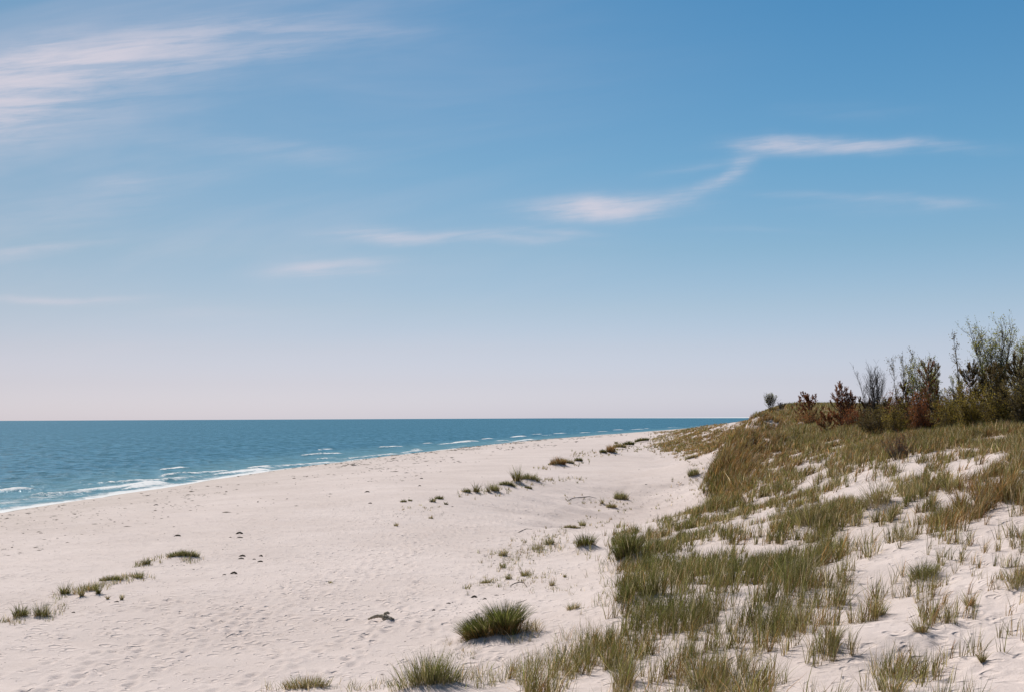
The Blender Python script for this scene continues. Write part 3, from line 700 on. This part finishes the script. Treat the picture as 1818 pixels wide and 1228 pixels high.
# ------------------------------------------------------------------ tubes
def tubes(segs, sides=5):
    """segs: list of (points Nx3, radii N) -> verts, quads"""
    VV, FF, off = [], [], 0
    for pts, rad in segs:
        pts = np.asarray(pts, float); n = len(pts); T = np.gradient(pts, axis=0); T /= np.linalg.norm(T, axis=1)[:, None] + 1e-9
        ref = np.array([0, 0, 1.]) if abs(T[0, 2]) < .8 else np.array([1., 0, 0])
        A = np.cross(T, ref); A /= np.linalg.norm(A, axis=1)[:, None] + 1e-9; B = np.cross(T, A)
        th = np.arange(sides) / sides * 6.2832
        ring = pts[:, None] + np.asarray(rad)[:, None, None] * (np.cos(th)[None, :, None] * A[:, None] + np.sin(th)[None, :, None] * B[:, None])
        VV.append(ring.reshape(-1, 3))
        i, j = np.meshgrid(np.arange(n - 1), np.arange(sides), indexing='ij'); j2 = (j + 1) % sides
        FF.append((np.stack([i * sides + j, i * sides + j2, (i + 1) * sides + j2, (i + 1) * sides + j], -1).reshape(-1, 4)) + off); off += n * sides
    return np.concatenate(VV), np.concatenate(FF)
def limb(p, d, L, n, rg, wig=.12, up=.0):
    pts = [np.array(p, float)]; d = np.array(d, float)
    for k in range(n):
        d = d + rg.normal(0, wig, 3) + np.array([0, 0, up]); d /= np.linalg.norm(d); pts.append(pts[-1] + d * L / n)
    return np.array(pts), d
def leafcards(pts, size, cols, rg, asp=.55):
    n = len(pts); a = rg.normal(0, 1, (n, 3)); a /= np.linalg.norm(a, axis=1)[:, None]; b = rg.normal(0, 1, (n, 3)); b -= (a * b).sum(1)[:, None] * a; b /= np.linalg.norm(b, axis=1)[:, None]
    s = size * rg.uniform(.6, 1.3, n)[:, None]
    V = np.stack([pts - a * s, pts + b * s * asp, pts + a * s, pts - b * s * asp], 1).reshape(-1, 3)
    return V, np.arange(n * 4).reshape(-1, 4), np.repeat(cols, 4, 0)
LC = {'fresh': (.33, .32, .09), 'dull': (.16, .12, .035), 'yellow': (.29, .22, .045), 'rust': (.27, .095, .034), 'redbrown': (.32, .135, .048), 'darkpine': (.095, .068, .024), 'brownpine': (.27, .105, .040), 'olivepine': (.20, .135, .036), 'grey': (.13, .11, .09)}
def place(px, py, dist=None):
    gx, gy = ground(px, py)
    if dist: d = ray(px, py); gx, gy = d[0] / d[1] * dist, dist
    return gx, gy
def broadleaf(label, px, py, top, wpx, stems, leaf, nleaf, dist=None, group='bushes and young trees on the dune', name='young_tree', cat='tree', seed=0, bare=.0, lsize=.035, tip=None):
    rg = np.random.default_rng(seed + int(px)); gx, gy = place(px, py, dist); o3 = pos(gx, gy, .06)
    pz = project(np.array([[gx, gy, o3.z]]))[1][0]
    H = (pz - top) * gy / F; Wd = wpx * gy / F
    root = empty(name, o3, label, cat, group)
    segs, twigs, ends = [], [], []
    for s in range(stems):
        a = rg.uniform(0, 6.283); sp_ = (0 if stems == 1 else rg.uniform(.25, 1)) * Wd * .36 / H
        a = (s + rg.uniform(0, .6)) / stems * 6.283; d = np.array([math.cos(a) * sp_, math.sin(a) * sp_, 1.0]); Ls = H * rg.uniform(.78, .98) if s else H * .97
        pts, _ = limb((math.cos(a) * .05, math.sin(a) * .05, 0), d, Ls, 9, rg, .05, .02)
        r0 = .011 * H * rg.uniform(.6, 1.0) * (1.25 if stems == 1 else .8); rad = np.linspace(r0, max(.004, gy * .00009), 10); segs.append((pts, rad))
        nb = int(14 if stems > 3 else 18)
        for k in range(nb):
            f_ = rg.uniform(.18 if stems > 1 else .3, .95); i = int(f_ * 9); p0 = pts[i] + (pts[min(i + 1, 9)] - pts[i]) * (f_ * 9 - i)
            a2 = rg.uniform(0, 6.283); out = rg.uniform(.35, .8); Lb = (Wd * .5) * (1.1 - f_ * .65) * rg.uniform(.4, 1.0)
            bp, bd = limb(p0, (math.cos(a2) * out, math.sin(a2) * out, 1.0), Lb * 1.3, 5, rg, .12, .06)
            segs.append((bp, np.linspace(max(.35 * r0, .005), max(.003, gy * .00007), 6)))
            for m_ in range(6):
                j = rg.integers(1, 6); a3 = rg.uniform(0, 6.283)
                tp, _ = limb(bp[j], (bd[0] + math.cos(a3) * .6, bd[1] + math.sin(a3) * .6, 1.0), Lb * rg.uniform(.25, .55), 3, rg, .15, .08)
                twigs.append((tp, np.full(4, max(.0028, gy * .00006)))); ends.append(tp[1]); ends.append(tp[2]); ends.append(tp[3])
    V, Q = tubes(segs, 5); np_mesh('trunk', V, Q, M_BARK, smooth=True, parent=root)
    V1, Q1 = tubes(twigs, 3)
    c1 = np.tile(np.array(LC['grey']) * .75, (len(V1), 1))
    ends = np.array(ends); e = ends[rg.integers(0, len(ends), nleaf)] + rg.normal(0, .05, (nleaf, 3)) * H / 3
    keep = e[:, 2] > H * bare; e = e[keep]
    cl_ = np.array(LC[leaf]) * rg.uniform(.6, 1.5, (len(e), 1)) * (1 + rg.normal(0, .08, (len(e), 3)))
    if len(e):
        V2, Q2, c2 = leafcards(e, lsize, cl_, rg); V1, Q1, c1 = np.concatenate([V1, V2]), np.concatenate([Q1, Q2 + len(V1)]), np.concatenate([c1, c2])
    np_mesh('crown', V1, Q1, M_LEAF, np.clip(c1, 0, 1), parent=root)
def pine(label, px, py, top, wpx, col, col2, dist=None, seed=0, nwh=7, fork=0, needle=.10, full=1.0):
    rg = np.random.default_rng(seed + int(px) * 3); gx, gy = place(px, py, dist); o3 = pos(gx, gy, .06)
    pz = project(np.array([[gx, gy, o3.z]]))[1][0]
    H = (pz - top) * gy / F; Wd = wpx * gy / F
    root = empty('pine_sapling', o3, label, 'pine tree', 'small pines on the dune')
    segs, shoots = [], []
    leaders = [(0, 0, H)] + [(Wd * .30, 0, H * .74)] * fork
    for (lx, ly, lh) in leaders:
        d0 = np.array([lx / H, ly / H, 1.]); pts, _ = limb((lx * .3, 0, 0), d0, lh * .97, 8, rg, .03, .03)
        segs.append((pts, np.linspace(.017 * H + .01, .008, 9))); shoots.append((pts[-1] - np.array([0, 0, .12 * H * .6]), np.array([0, 0, 1.]), .1 * H + .1))
        ww_ = Wd * (.62 if fork == 0 else .42)
        for k in range(nwh):
            f_ = .12 + .82 * (k + rg.uniform(0, .6)) / nwh; i = min(int(f_ * 8), 7); p0 = pts[i] + (pts[i + 1] - pts[i]) * (f_ * 8 - i)
            for m_ in range(rg.integers(4, 7)):
                a = rg.uniform(0, 6.283); Lb = ww_ * (1.05 - .62 * f_ ** 1.5) * rg.uniform(.6, 1.05); rise = .35 + .8 * f_
                bp, bd = limb(p0, (math.cos(a), math.sin(a), rise * .6), Lb * 1.1, 4, rg, .08, .16 + .1 * f_)
                segs.append((bp, np.linspace(.007 * H, .005, 5)))
                Ls = rg.uniform(.15, .26) * (.6 + H * .16)
                shoots.append((bp[-1] - bd * Ls * .3, bd + np.array([0, 0, .5]), Ls * 1.2))
                for q in range(int(6 * full)):
                    j = rg.integers(1, 5); a2 = rg.uniform(0, 6.283)
                    sd_ = np.array([math.cos(a) * .5 + math.cos(a2) * .5, math.sin(a) * .5 + math.sin(a2) * .5, .9 + rg.uniform(0, .6)])
                    shoots.append((bp[j] + rg.normal(0, .02, 3), sd_, Ls * rg.uniform(.7, 1.1)))
    V, Q = tubes(segs, 5); np_mesh('trunk', V, Q, M_BARK, smooth=True, parent=root)
    VV, CC = [], []
    for (p0, d, Ls) in shoots:
        d = d / np.linalg.norm(d); n = int(44 + Ls * 80); tt = rg.uniform(0, 1, n)
        a = rg.normal(0, 1, (n, 3)); a -= (a @ d)[:, None] * d; a /= np.linalg.norm(a, axis=1)[:, None]
        b = p0 + d * (tt * Ls)[:, None]; tipv = b + (a * .75 + d * .75) * (needle * rg.uniform(.7, 1.15, n) * (1 - .35 * tt))[:, None]
        sidev = np.cross(a, d) * .0075
        VV.append(np.stack([b - sidev, b + sidev, tipv], 1).reshape(-1, 3))
        mixc = rg.random() < .3; base_c = np.array(LC[col2 if mixc else col]) * rg.uniform(.6, 1.5)
        CC.append(np.repeat(base_c[None] * rg.uniform(.7, 1.3, (n, 1)), 3, 0))
    V = np.concatenate(VV); np_mesh('crown', V, np.arange(len(V)).reshape(-1, 3), M_NEEDLE, np.concatenate(CC), parent=root)
def bush(label, px, py, top, wpx, col, col2, n=5000, dist=None, seed=0, name='bush', lsize=.035, twigc='grey', gaps=.5, deep=.8):
    rg = np.random.default_rng(seed + int(px) * 5); gx, gy = place(px, py, dist); o3 = pos(gx, gy, .08)
    pz = project(np.array([[gx, gy, o3.z]]))[1][0]
    H = (pz - top) * gy / F; Wd = wpx * gy / F
    root = empty(name, o3, label, 'bush', 'low bushes along the dune top')
    segs = []; ends = []
    for s in range(30):
        a = rg.uniform(0, 6.283); q = math.sqrt(rg.uniform(0, 1)); ex, ey = math.cos(a) * q * Wd * .5, math.sin(a) * q * Wd * .5 * deep
        hh_ = H * (1.04 - .40 * q * q) * rg.choice([rg.uniform(.5, .8), rg.uniform(.75, 1.08)])
        st = np.array([ex * .35, ey * .35, 0]); d = np.array([ex - st[0], ey - st[1], hh_]); Ls = np.linalg.norm(d)
        pts, _ = limb(st, d / Ls, Ls, 7, rg, .07, .0); segs.append((pts, np.linspace(.018, .004, 8)))
        for k in range(12):
            i = rg.integers(2, 8); tp, _ = limb(pts[i], (rg.normal(0, .6), rg.normal(0, .6), .8), H * rg.uniform(.08, .22), 3, rg, .2, .05); segs.append((tp, np.full(4, .0038))); ends += [tp[1], tp[2], tp[3]]
    V, Q = tubes(segs, 3); np_mesh('stems', V, Q, M_BARK, smooth=True, parent=root)
    ends = np.array(ends); e = ends[rg.integers(0, len(ends), n)] + rg.normal(0, .07, (n, 3))
    keep = (fbm(e[:, 0] * 3 + px, e[:, 2] * 3 + e[:, 1] * 2, 3, 3) > -.25 * gaps - .05) & (e[:, 2] > .02); e = e[keep]
    pk = rg.random(len(e)) < .5 + fbm(e[:, 0] * 2, e[:, 2] * 2 + px, 5, 2) * 1.5
    cl_ = np.where(pk[:, None], LC[col], LC[col2]) * rg.uniform(.55, 1.5, (len(e), 1))
    V2, Q2, c2 = leafcards(e, lsize, cl_, rg); np_mesh('crown', V2, Q2, M_LEAF, c2, parent=root)

# ------------------------------------------------------------------ trees on the dune top
broadleaf('small slender leafy tree standing alone on the far dune crest', 1368, 735, 702, 34, 9, 'fresh', 700, dist=140, lsize=.05)
broadleaf('tiny bare bushy shrub right beside the lone tree on the far crest', 1388, 735, 716, 20, 5, 'grey', 60, dist=138, seed=2)
pine('spreading low brown pine nearest to the far crest', 1436, 752, 706, 54, 'brownpine', 'redbrown', seed=1, nwh=8, full=2.2)
pine('rust brown dying pine with upright candle shoots against the sky', 1493, 766, 678, 60, 'brownpine', 'redbrown', seed=14, nwh=9, fork=1, full=1.1)
pine('small bright rust red pine low in front of the brown candle pine', 1468, 775, 738, 40, 'redbrown', 'rust', seed=2, nwh=5)
pine('dark low pine right of the candle pine under the bare shrub', 1538, 764, 712, 44, 'darkpine', 'brownpine', seed=3, nwh=5)
pine('dark low pine below the right side of the bare shrub', 1574, 764, 710, 44, 'darkpine', 'olivepine', seed=5, nwh=5)
pine('brown green pine with red heart between the tall leafy trees', 1657, 764, 641, 66, 'olivepine', 'rust', seed=6, nwh=8, dist=57)
pine('dark pine left in the group at the right edge', 1728, 760, 646, 64, 'darkpine', 'olivepine', seed=7, nwh=8, dist=50)
pine('dark pine under the tall leafy tree near the right edge', 1764, 758, 648, 70, 'olivepine', 'darkpine', seed=8, nwh=8, dist=49)
pine('dark pine cut by the right edge of the photo', 1806, 756, 634, 76, 'darkpine', 'olivepine', seed=9, nwh=8, dist=47)
pine('dark brown pointed pine left of the slim pale trees', 1612, 764, 676, 44, 'brownpine', 'darkpine', seed=10, nwh=6, dist=60)
bush('low orange brown bush in front of the spreading brown pine', 1437, 758, 728, 54, 'redbrown', 'olivepine', 3600, seed=31)
bush('dark brown bush at the back of the thicket behind the red one', 1610, 766, 694, 90, 'brownpine', 'darkpine', 7000, seed=21, dist=62)
bush('dark olive bush at the back between the red hearted pine and the slim sapling', 1690, 766, 690, 96, 'brownpine', 'dull', 9000, seed=22, dist=60)
bush('dark bush behind the pines near the tallest leafy tree', 1750, 766, 660, 96, 'brownpine', 'olivepine', 8000, seed=23, dist=55)
bush('dark back bush cut by the right edge behind the others', 1808, 766, 645, 90, 'darkpine', 'yellow', 8000, seed=24, dist=54)
bush('dark brown low bush behind the bare fan shaped shrub', 1570, 768, 716, 70, 'brownpine', 'darkpine', 6000, seed=25, dist=66)
bush('rusty brown bush right under the brown candle pine', 1515, 768, 724, 60, 'rust', 'brownpine', 4200, seed=1)
bush('dark bush filling the gap below the bare shrub', 1556, 770, 716, 74, 'dull', 'darkpine', 5200, seed=2)
bush('red brown bush in the middle of the thicket', 1636, 768, 694, 54, 'rust', 'brownpine', 3800, seed=3, dist=57)
bush('yellow green bush at the left front of the thicket', 1598, 772, 716, 66, 'yellow', 'dull', 4600, seed=4)
bush('yellow green bush in the centre front of the thicket', 1686, 770, 704, 74, 'yellow', 'dull', 6000, seed=5)
bush('olive bush in front of the dark right hand pines', 1735, 768, 686, 76, 'dull', 'yellow', 6500, seed=6)
bush('yellow olive bush under the tallest leafy tree', 1782, 764, 676, 80, 'yellow', 'darkpine', 6500, seed=7)
bush('dark bush at the far right of the thicket', 1822, 760, 665, 60, 'dull', 'darkpine', 5500, seed=8)
bush('low twiggy reddish brown bush standing in the grass in front of the thicket', 1596, 814, 764, 54, 'brownpine', 'grey', 1500, seed=9, name='twiggy_bush', lsize=.02)
broadleaf('bare fan shaped shrub rising behind the dark low pines', 1555, 762, 656, 84, 12, 'grey', 300, seed=3, name='bare_shrub', cat='shrub', lsize=.025)
broadleaf('tall thin nearly bare tree, leftmost of the tall ones', 1601, 766, 613, 56, 3, 'dull', 800, seed=4, dist=60)
broadleaf('bushy leafy young tree left of the red hearted pine', 1636, 766, 626, 74, 10, 'fresh', 3200, seed=5, dist=59, bare=.35)
broadleaf('leafy young tree directly behind the red hearted pine', 1662, 766, 636, 50, 6, 'fresh', 2400, seed=6, dist=61, bare=.3)
broadleaf('single slim sapling with a long bare top against the sky', 1714, 764, 578, 36, 1, 'dull', 650, seed=7, dist=55, bare=.35)
broadleaf('small leafy shrub at the left foot of the slim sapling', 1701, 764, 660, 40, 4, 'fresh', 1000, seed=8, dist=56)
broadleaf('tallest leafy many stemmed tree near the right edge', 1772, 760, 568, 104, 16, 'fresh', 5500, seed=9, dist=50, bare=.15)
broadleaf('leafy tree cut by the right edge of the photo', 1822, 758, 596, 80, 10, 'fresh', 3800, seed=10, dist=51, bare=.3)

# ------------------------------------------------------------------ things lying on the sand
gx, gy = ground(677, 1101); o3 = pos(gx, gy, 0); s = gy / F
root = empty('driftwood', o3, 'bleached driftwood branch lying left of the big lone tussock', 'driftwood')
def lying(pts, rad, sides=9, lump=.12, seed=0):
    """a rough tapered limb through picture-sized points (x right, z up, y depth, in metres), rounded ends"""
    rg = np.random.default_rng(seed); pts = np.array(pts, float); tt = np.linspace(0, 1, len(pts)); ts = np.linspace(0, 1, 22)
    p_ = np.stack([np.interp(ts, tt, pts[:, k]) for k in range(3)], 1); r_ = np.interp(ts, tt, rad) * (1 + rg.normal(0, lump, 22))
    r_[0] *= .35; r_[-1] *= .3; V, Q = tubes([(p_, r_)], sides); V += rg.normal(0, 1, V.shape) * np.mean(rad) * .06
    n = len(V); V = np.concatenate([V, p_[:1], p_[-1:]])
    return V, Q, n, sides
def lay(nm, pts, rad, mat, parent=None, seed=0, loc=None):
    V, Q, n, sd_ = lying(pts, rad, seed=seed)
    T1 = [(n, (j + 1) % sd_, j, j) for j in range(sd_)]; T2 = [(n + 1, n - sd_ + j, n - sd_ + (j + 1) % sd_, n - sd_ + (j + 1) % sd_) for j in range(sd_)]
    me = bpy.data.meshes.new(nm); me.from_pydata(V.tolist(), [], [tuple(q) for q in Q.tolist()] + [t_[:3] for t_ in T1] + [t_[:3] for t_ in T2]); me.update()
    for p_ in me.polygons: p_.use_smooth = True
    me.materials.append(mat); o = bpy.data.objects.new(nm, me); C.collection.objects.link(o)
    if parent: o.parent = parent
    if loc is not None: o.location = loc
    return o
q = lambda px, py, dy=0: ((px - 677) * s, dy, (1101 - py) * s)
lay('branch', [q(653, 1099, .05), q(660, 1096, .04), q(669, 1093, .02), q(679, 1093, 0), q(684, 1094, -.02)], [1.7 * s, 2.4 * s, 3.0 * s, 3.6 * s, 3.2 * s], M_DRIFT, root, 1)
lay('butt_end', [q(678, 1092, 0), q(685, 1096, -.05), q(692, 1098, -.08), q(700, 1100, -.1)], [3.2 * s, 5.4 * s, 5.6 * s, 4.2 * s], M_DRIFT, root, 2)
lay('stub', [q(680, 1095, .0), q(683, 1090, .03), q(687, 1087, .04), q(691, 1090, .05)], [2.2 * s, 3.0 * s, 2.6 * s, 1.6 * s], M_DRIFT, root, 3)
for i, (px, py, wp, hp, lb) in enumerate([
 (425, 947, 13, 4.5, 'dark arched lump, upper one of the stacked pair furthest away'), (426, 954, 13, 2.2, 'flat dark lump just under the upper arched one'),
 (430, 987, 13, 3.5, 'arched dark clump, upper one of the middle stacked pair'), (428, 991.5, 12, 2.8, 'thick dark clump, lower one of the middle stacked pair'),
 (463, 987, 8, 3, 'small arched clump right of the middle stacked pair'), (462, 997, 12, 3, 'arched clump furthest right of the dark lumps'),
 (451, 992.5, 7, 1.8, 'tiny flat clump between the middle pair and the right one'), (415, 1018, 14, 4.5, 'dark arched clump, lowest of the lumps on the left beach'),
 (315, 951, 14, 3.2, 'dark clump lying alone above the long flat tuft'), (398, 1020, 8, 1.8, 'tiny flat clump left of the lowest arched lump'),
 (652, 873, 10, 2.6, 'small dark clump far out on the bare middle beach'), (657, 893, 8, 2, 'small dark clump below the far out one'),
 (277, 896, 9, 2, 'small dark clump near the sea on the left'), (842, 1060, 11, 4, 'dark lump at the lower wrack line above the big tussock'),
 (796, 1072, 11, 3, 'dark flat lump left on the lower wrack line'), (770, 1083, 6, 2.4, 'tiny dark lump above the driftwood'),
 (861, 1063, 7, 2.4, 'tiny dark lump right of the one on the wrack line'), (748, 849, 6, 2, 'very small dark lump near the row of embryo dunes'), (745, 862, 6, 1.8, 'very small dark lump, lower of two by the embryo dunes'),
 (130, 1087, 8, 2, 'small dark lump right of the two left tussocks'), (207, 1068, 10, 2.2, 'small dark lump beneath the thin sprigs')]):
    gx, gy = ground(px, py); s = gy / F; h_ = hp * s * .8; w2 = wp * s / 2
    o = lay('dark_lump', [(-w2, 0, -.01), (-w2 * .45, .02, h_ * .5), (w2 * .1, .03, h_ * .72), (w2 * .55, .01, h_ * .45), (w2, -.02, -.01)], [h_ * .22, h_ * .42, h_ * .5, h_ * .45, h_ * .22], M_WRACK_SHADE, seed=i, loc=pos(gx, gy, 0))  # solid dark lumps, the arched ones standing for shadow crescents under overturned sand clods
    tag(o, lb, 'dark lump', 'dark lumps and clod shadows on the sand')
for i, (pp, rad, lb) in enumerate([
 ([(1007, 889), (1016, 884), (1030, 882), (1046, 881), (1060, 884)], 1.0, 'long thin arched stick on bare sand left of the trio of tufts'),
 ([(919, 945), (928, 941), (934, 938.5), (945, 939)], 1.2, 'dark crooked stick above the loose middle cluster'),
 ([(905, 1040), (914, 1035), (922, 1033), (930, 1034), (936, 1043)], 1.3, 'brown bent stick among the wrack lines'),
 ([(915, 1071), (925, 1068), (936, 1064)], .9, 'straight thin stick right above the big lone tussock'),
 ([(1497, 938), (1506, 935), (1518, 933)], .9, 'short dark twig on the bare sand patch of the slope'),
 ([(1295, 1140), (1302, 1155), (1310, 1174)], 1.1, 'dark straight reed stem leaning in the lower slope grass')]):
    g = [ground(*a) for a in pp]; mid_ = g[len(g) // 2]; s = mid_[1] / F; o3 = pos(*mid_, 0)
    if i == 5: pts = [(-.10, .0, .42), (0, 0, .2), (.09, 0, -.02)]
    else: pts = [(gx - mid_[0], gy - mid_[1], float(height([gx], [gy])[0]) - o3.z + .012) for gx, gy in g]
    tag(lay('stick', pts, [rad * .6 * s * k for k in ([.5] + [.9] * (len(pts) - 2) + [.4])], M_WRACK_SHADE, seed=40 + i, loc=o3), lb, 'stick', 'sticks on the sand')

# fine litter: scraps of wrack, shells and pebbles, thicker along the old tide lines and near the water
rg = np.random.default_rng(55); L_ = []
for (x0, y0, x1, y1, n) in [(760, 1090, 1000, 1020, 160), (850, 1000, 1010, 940, 110), (880, 1050, 1050, 1035, 60), (270, 1015, 480, 940, 60), (60, 1100, 260, 1060, 60), (560, 870, 800, 830, 60), (660, 920, 800, 905, 60), (1100, 900, 1250, 850, 50), (870, 1160, 640, 1175, 70), (1040, 810, 1200, 790, 40), (870, 1000, 1060, 960, 120)]:
    for k in range(n):
        f_ = rg.random(); L_.append(ground(x0 + (x1 - x0) * f_ + rg.normal(0, 6), y0 + (y1 - y0) * f_ + rg.normal(0, 7)))
for k in range(900): L_.append(ground(rg.uniform(0, 1250), rg.uniform(0, 1) ** .8 * 400 + 828))
L_ = np.array(L_); uL = udist(L_[:, 0], L_[:, 1]); L_ = L_[uL > 2]
n = len(L_); zz = height(L_[:, 0], L_[:, 1]); sz = np.clip(L_[:, 1] / F, .012, .05) * np.exp(rg.normal(0, .35, n)) * .75
oc = np.array([(1, 0, 0), (0, 1, 0), (-1, 0, 0), (0, -1, 0), (0, 0, 1), (0, 0, -1)], float); of = np.array([(0, 1, 4), (1, 2, 4), (2, 3, 4), (3, 0, 4), (1, 0, 5), (2, 1, 5), (3, 2, 5), (0, 3, 5)])
scl = np.stack([sz * rg.uniform(.7, 2.4, n), sz * rg.uniform(.5, 1.2, n), sz * rg.uniform(.25, .6, n)], 1); ra = rg.normal(0, .7, n)
V = oc[None] * scl[:, None] * rg.uniform(.7, 1.2, (n, 6, 1)); V = np.stack([V[..., 0] * np.cos(ra)[:, None] - V[..., 1] * np.sin(ra)[:, None], V[..., 0] * np.sin(ra)[:, None] + V[..., 1] * np.cos(ra)[:, None], V[..., 2]], -1)
V += np.stack([L_[:, 0], L_[:, 1], zz + scl[:, 2] * .3], 1)[:, None]
tag(np_mesh('beach_litter', V.reshape(-1, 3), (np.arange(n)[:, None, None] * 6 + of).reshape(-1, 3), M_WRACK_SHADE), 'scraps of wrack and pebbles strewn over the sand', 'litter', kind='stuff')

tag(bpy.data.objects['beach_litter'], 'scraps of dark wrack and pebbles strewn over the sand')
n = 8000; gy_ = np.exp(rg.uniform(math.log(45), math.log(420), n)); uo = rg.uniform(2.2, 30, n) ** 1.0; gx_ = shore_s(gy_) + uo
keep = rg.random(n) < np.clip(.25 + fbm(gx_ / 5, gy_ / 14, 61, 3) * 2.6, 0, 1) * np.clip(1.25 - uo / 30, .1, 1); gx_, gy_ = gx_[keep], gy_[keep]; n = len(gx_)
zz = height(gx_, gy_); sz = np.clip(gy_ / F, .02, .14) * np.exp(rg.normal(0, .4, n)) * 1.15
scl = np.stack([sz * rg.uniform(.7, 2.8, n), sz * rg.uniform(.6, 1.6, n), sz * rg.uniform(.3, .6, n)], 1)
V = oc[None] * scl[:, None] * rg.uniform(.7, 1.2, (n, 6, 1)) + np.stack([gx_, gy_, zz + scl[:, 2] * .25], 1)[:, None]
M_SHELL, t, p = material('shell and clod'); gp = t.node('ShaderNodeNewGeometry').outputs['Position']
t.put(p.inputs['Base Color'], t.mix(t.ss(t.noise(gp, 1.7, 2, .5), .4, .6), (.14, .11, .08), (.34, .28, .23))); p.inputs['Roughness'].default_value = .9
tag(np_mesh('shore_scraps', V.reshape(-1, 3), (np.arange(n)[:, None, None] * 6 + of).reshape(-1, 3), M_SHELL), 'brown grains, shells and clods on the upper shore', 'shore debris', kind='stuff')
SPR = [([(815, 880), (900, 870), (960, 856), (1035, 850)], 90, 5, .30), ([(950, 832), (990, 828), (1045, 820)], 45, 4, .3), ([(1010, 805), (1075, 807), (1120, 794), (1185, 780)], 110, 4, .35), ([(1125, 800), (1165, 790), (1190, 788)], 40, 3, .35),
 ([(0, 1108), (30, 1100), (95, 1092), (110, 1070)], 50, 6, .2), ([(100, 1060), (150, 1048), (225, 1028), (262, 1025)], 130, 5, .2), ([(240, 1004), (290, 992), (355, 995)], 60, 4, .18),
 ([(870, 990), (955, 955), (1000, 945), (1060, 925), (1100, 905)], 90, 9, .2), ([(885, 1012), (950, 978), (1010, 965)], 90, 10, .22), ([(830, 1042), (900, 1030), (990, 1024)], 80, 9, .17), ([(1000, 885), (1060, 890), (1120, 888)], 40, 7, .2),
 ([(470, 1226), (560, 1218), (640, 1224), (700, 1226)], 50, 6, .2), ([(830, 1222), (900, 1205), (1000, 1165), (1050, 1120)], 150, 14, .34), ([(905, 1140), (960, 1120)], 30, 8, .25), ([(800, 1170), (860, 1152), (790, 1150)], 36, 9, .12),
 ([(1180, 862), (1235, 850), (1250, 830), (1215, 815)], 40, 8, .25), ([(1150, 905), (1200, 880), (1240, 868)], 26, 9, .2), ([(1045, 985), (1085, 1010), (1095, 1060), (1050, 1085)], 50, 14, .25), ([(1130, 780), (1200, 778), (1260, 792)], 110, 4, .4), ([(700, 905), (790, 900)], 16, 5, .12), ([(1020, 1045), (960, 1050)], 16, 12, .15)]
B_ = []
for pl, n, sp_, h_ in SPR:
    pl = np.array(pl, float); sg = np.hypot(*np.diff(pl, axis=0).T); cum = np.concatenate([[0], np.cumsum(sg)])
    for k in range(n):
        q_ = rg.beta(.9, .9) * cum[-1]; x_, y_ = np.interp(q_, cum, pl[:, 0]) + rg.normal(0, sp_ * 1.3), np.interp(q_, cum, pl[:, 1]) + rg.normal(0, sp_ * .7)
        gx, gy = ground(x_, min(y_, 1227)); m_ = rg.integers(3, 10)
        for b_ in range(m_): B_.append((gx + rg.normal(0, .05), gy + rg.normal(0, .05), h_ * rg.uniform(.35, 1.25)))
B_ = np.array(B_); n = len(B_); cb, ct = colours(n, MIX['mixed'], rg); rd = np.hypot(B_[:, 0], B_[:, 1])
V, Fc, Cc = blades(np.stack([B_[:, 0], B_[:, 1], height(B_[:, 0], B_[:, 1]) - .01], 1), B_[:, 2], rg.uniform(0, 6.28, n), np.abs(rg.normal(.3, .25, n)).clip(0, .7), rg.uniform(.05, .25, n), np.clip(rd * .00034, .008, .07), cb, ct, 2, rg)
tag(np_mesh('beach_grass', V, Fc, M_GRASS, Cc), 'thin creeping marram sprigs between the tussocks on the beach', 'grass', kind='stuff')
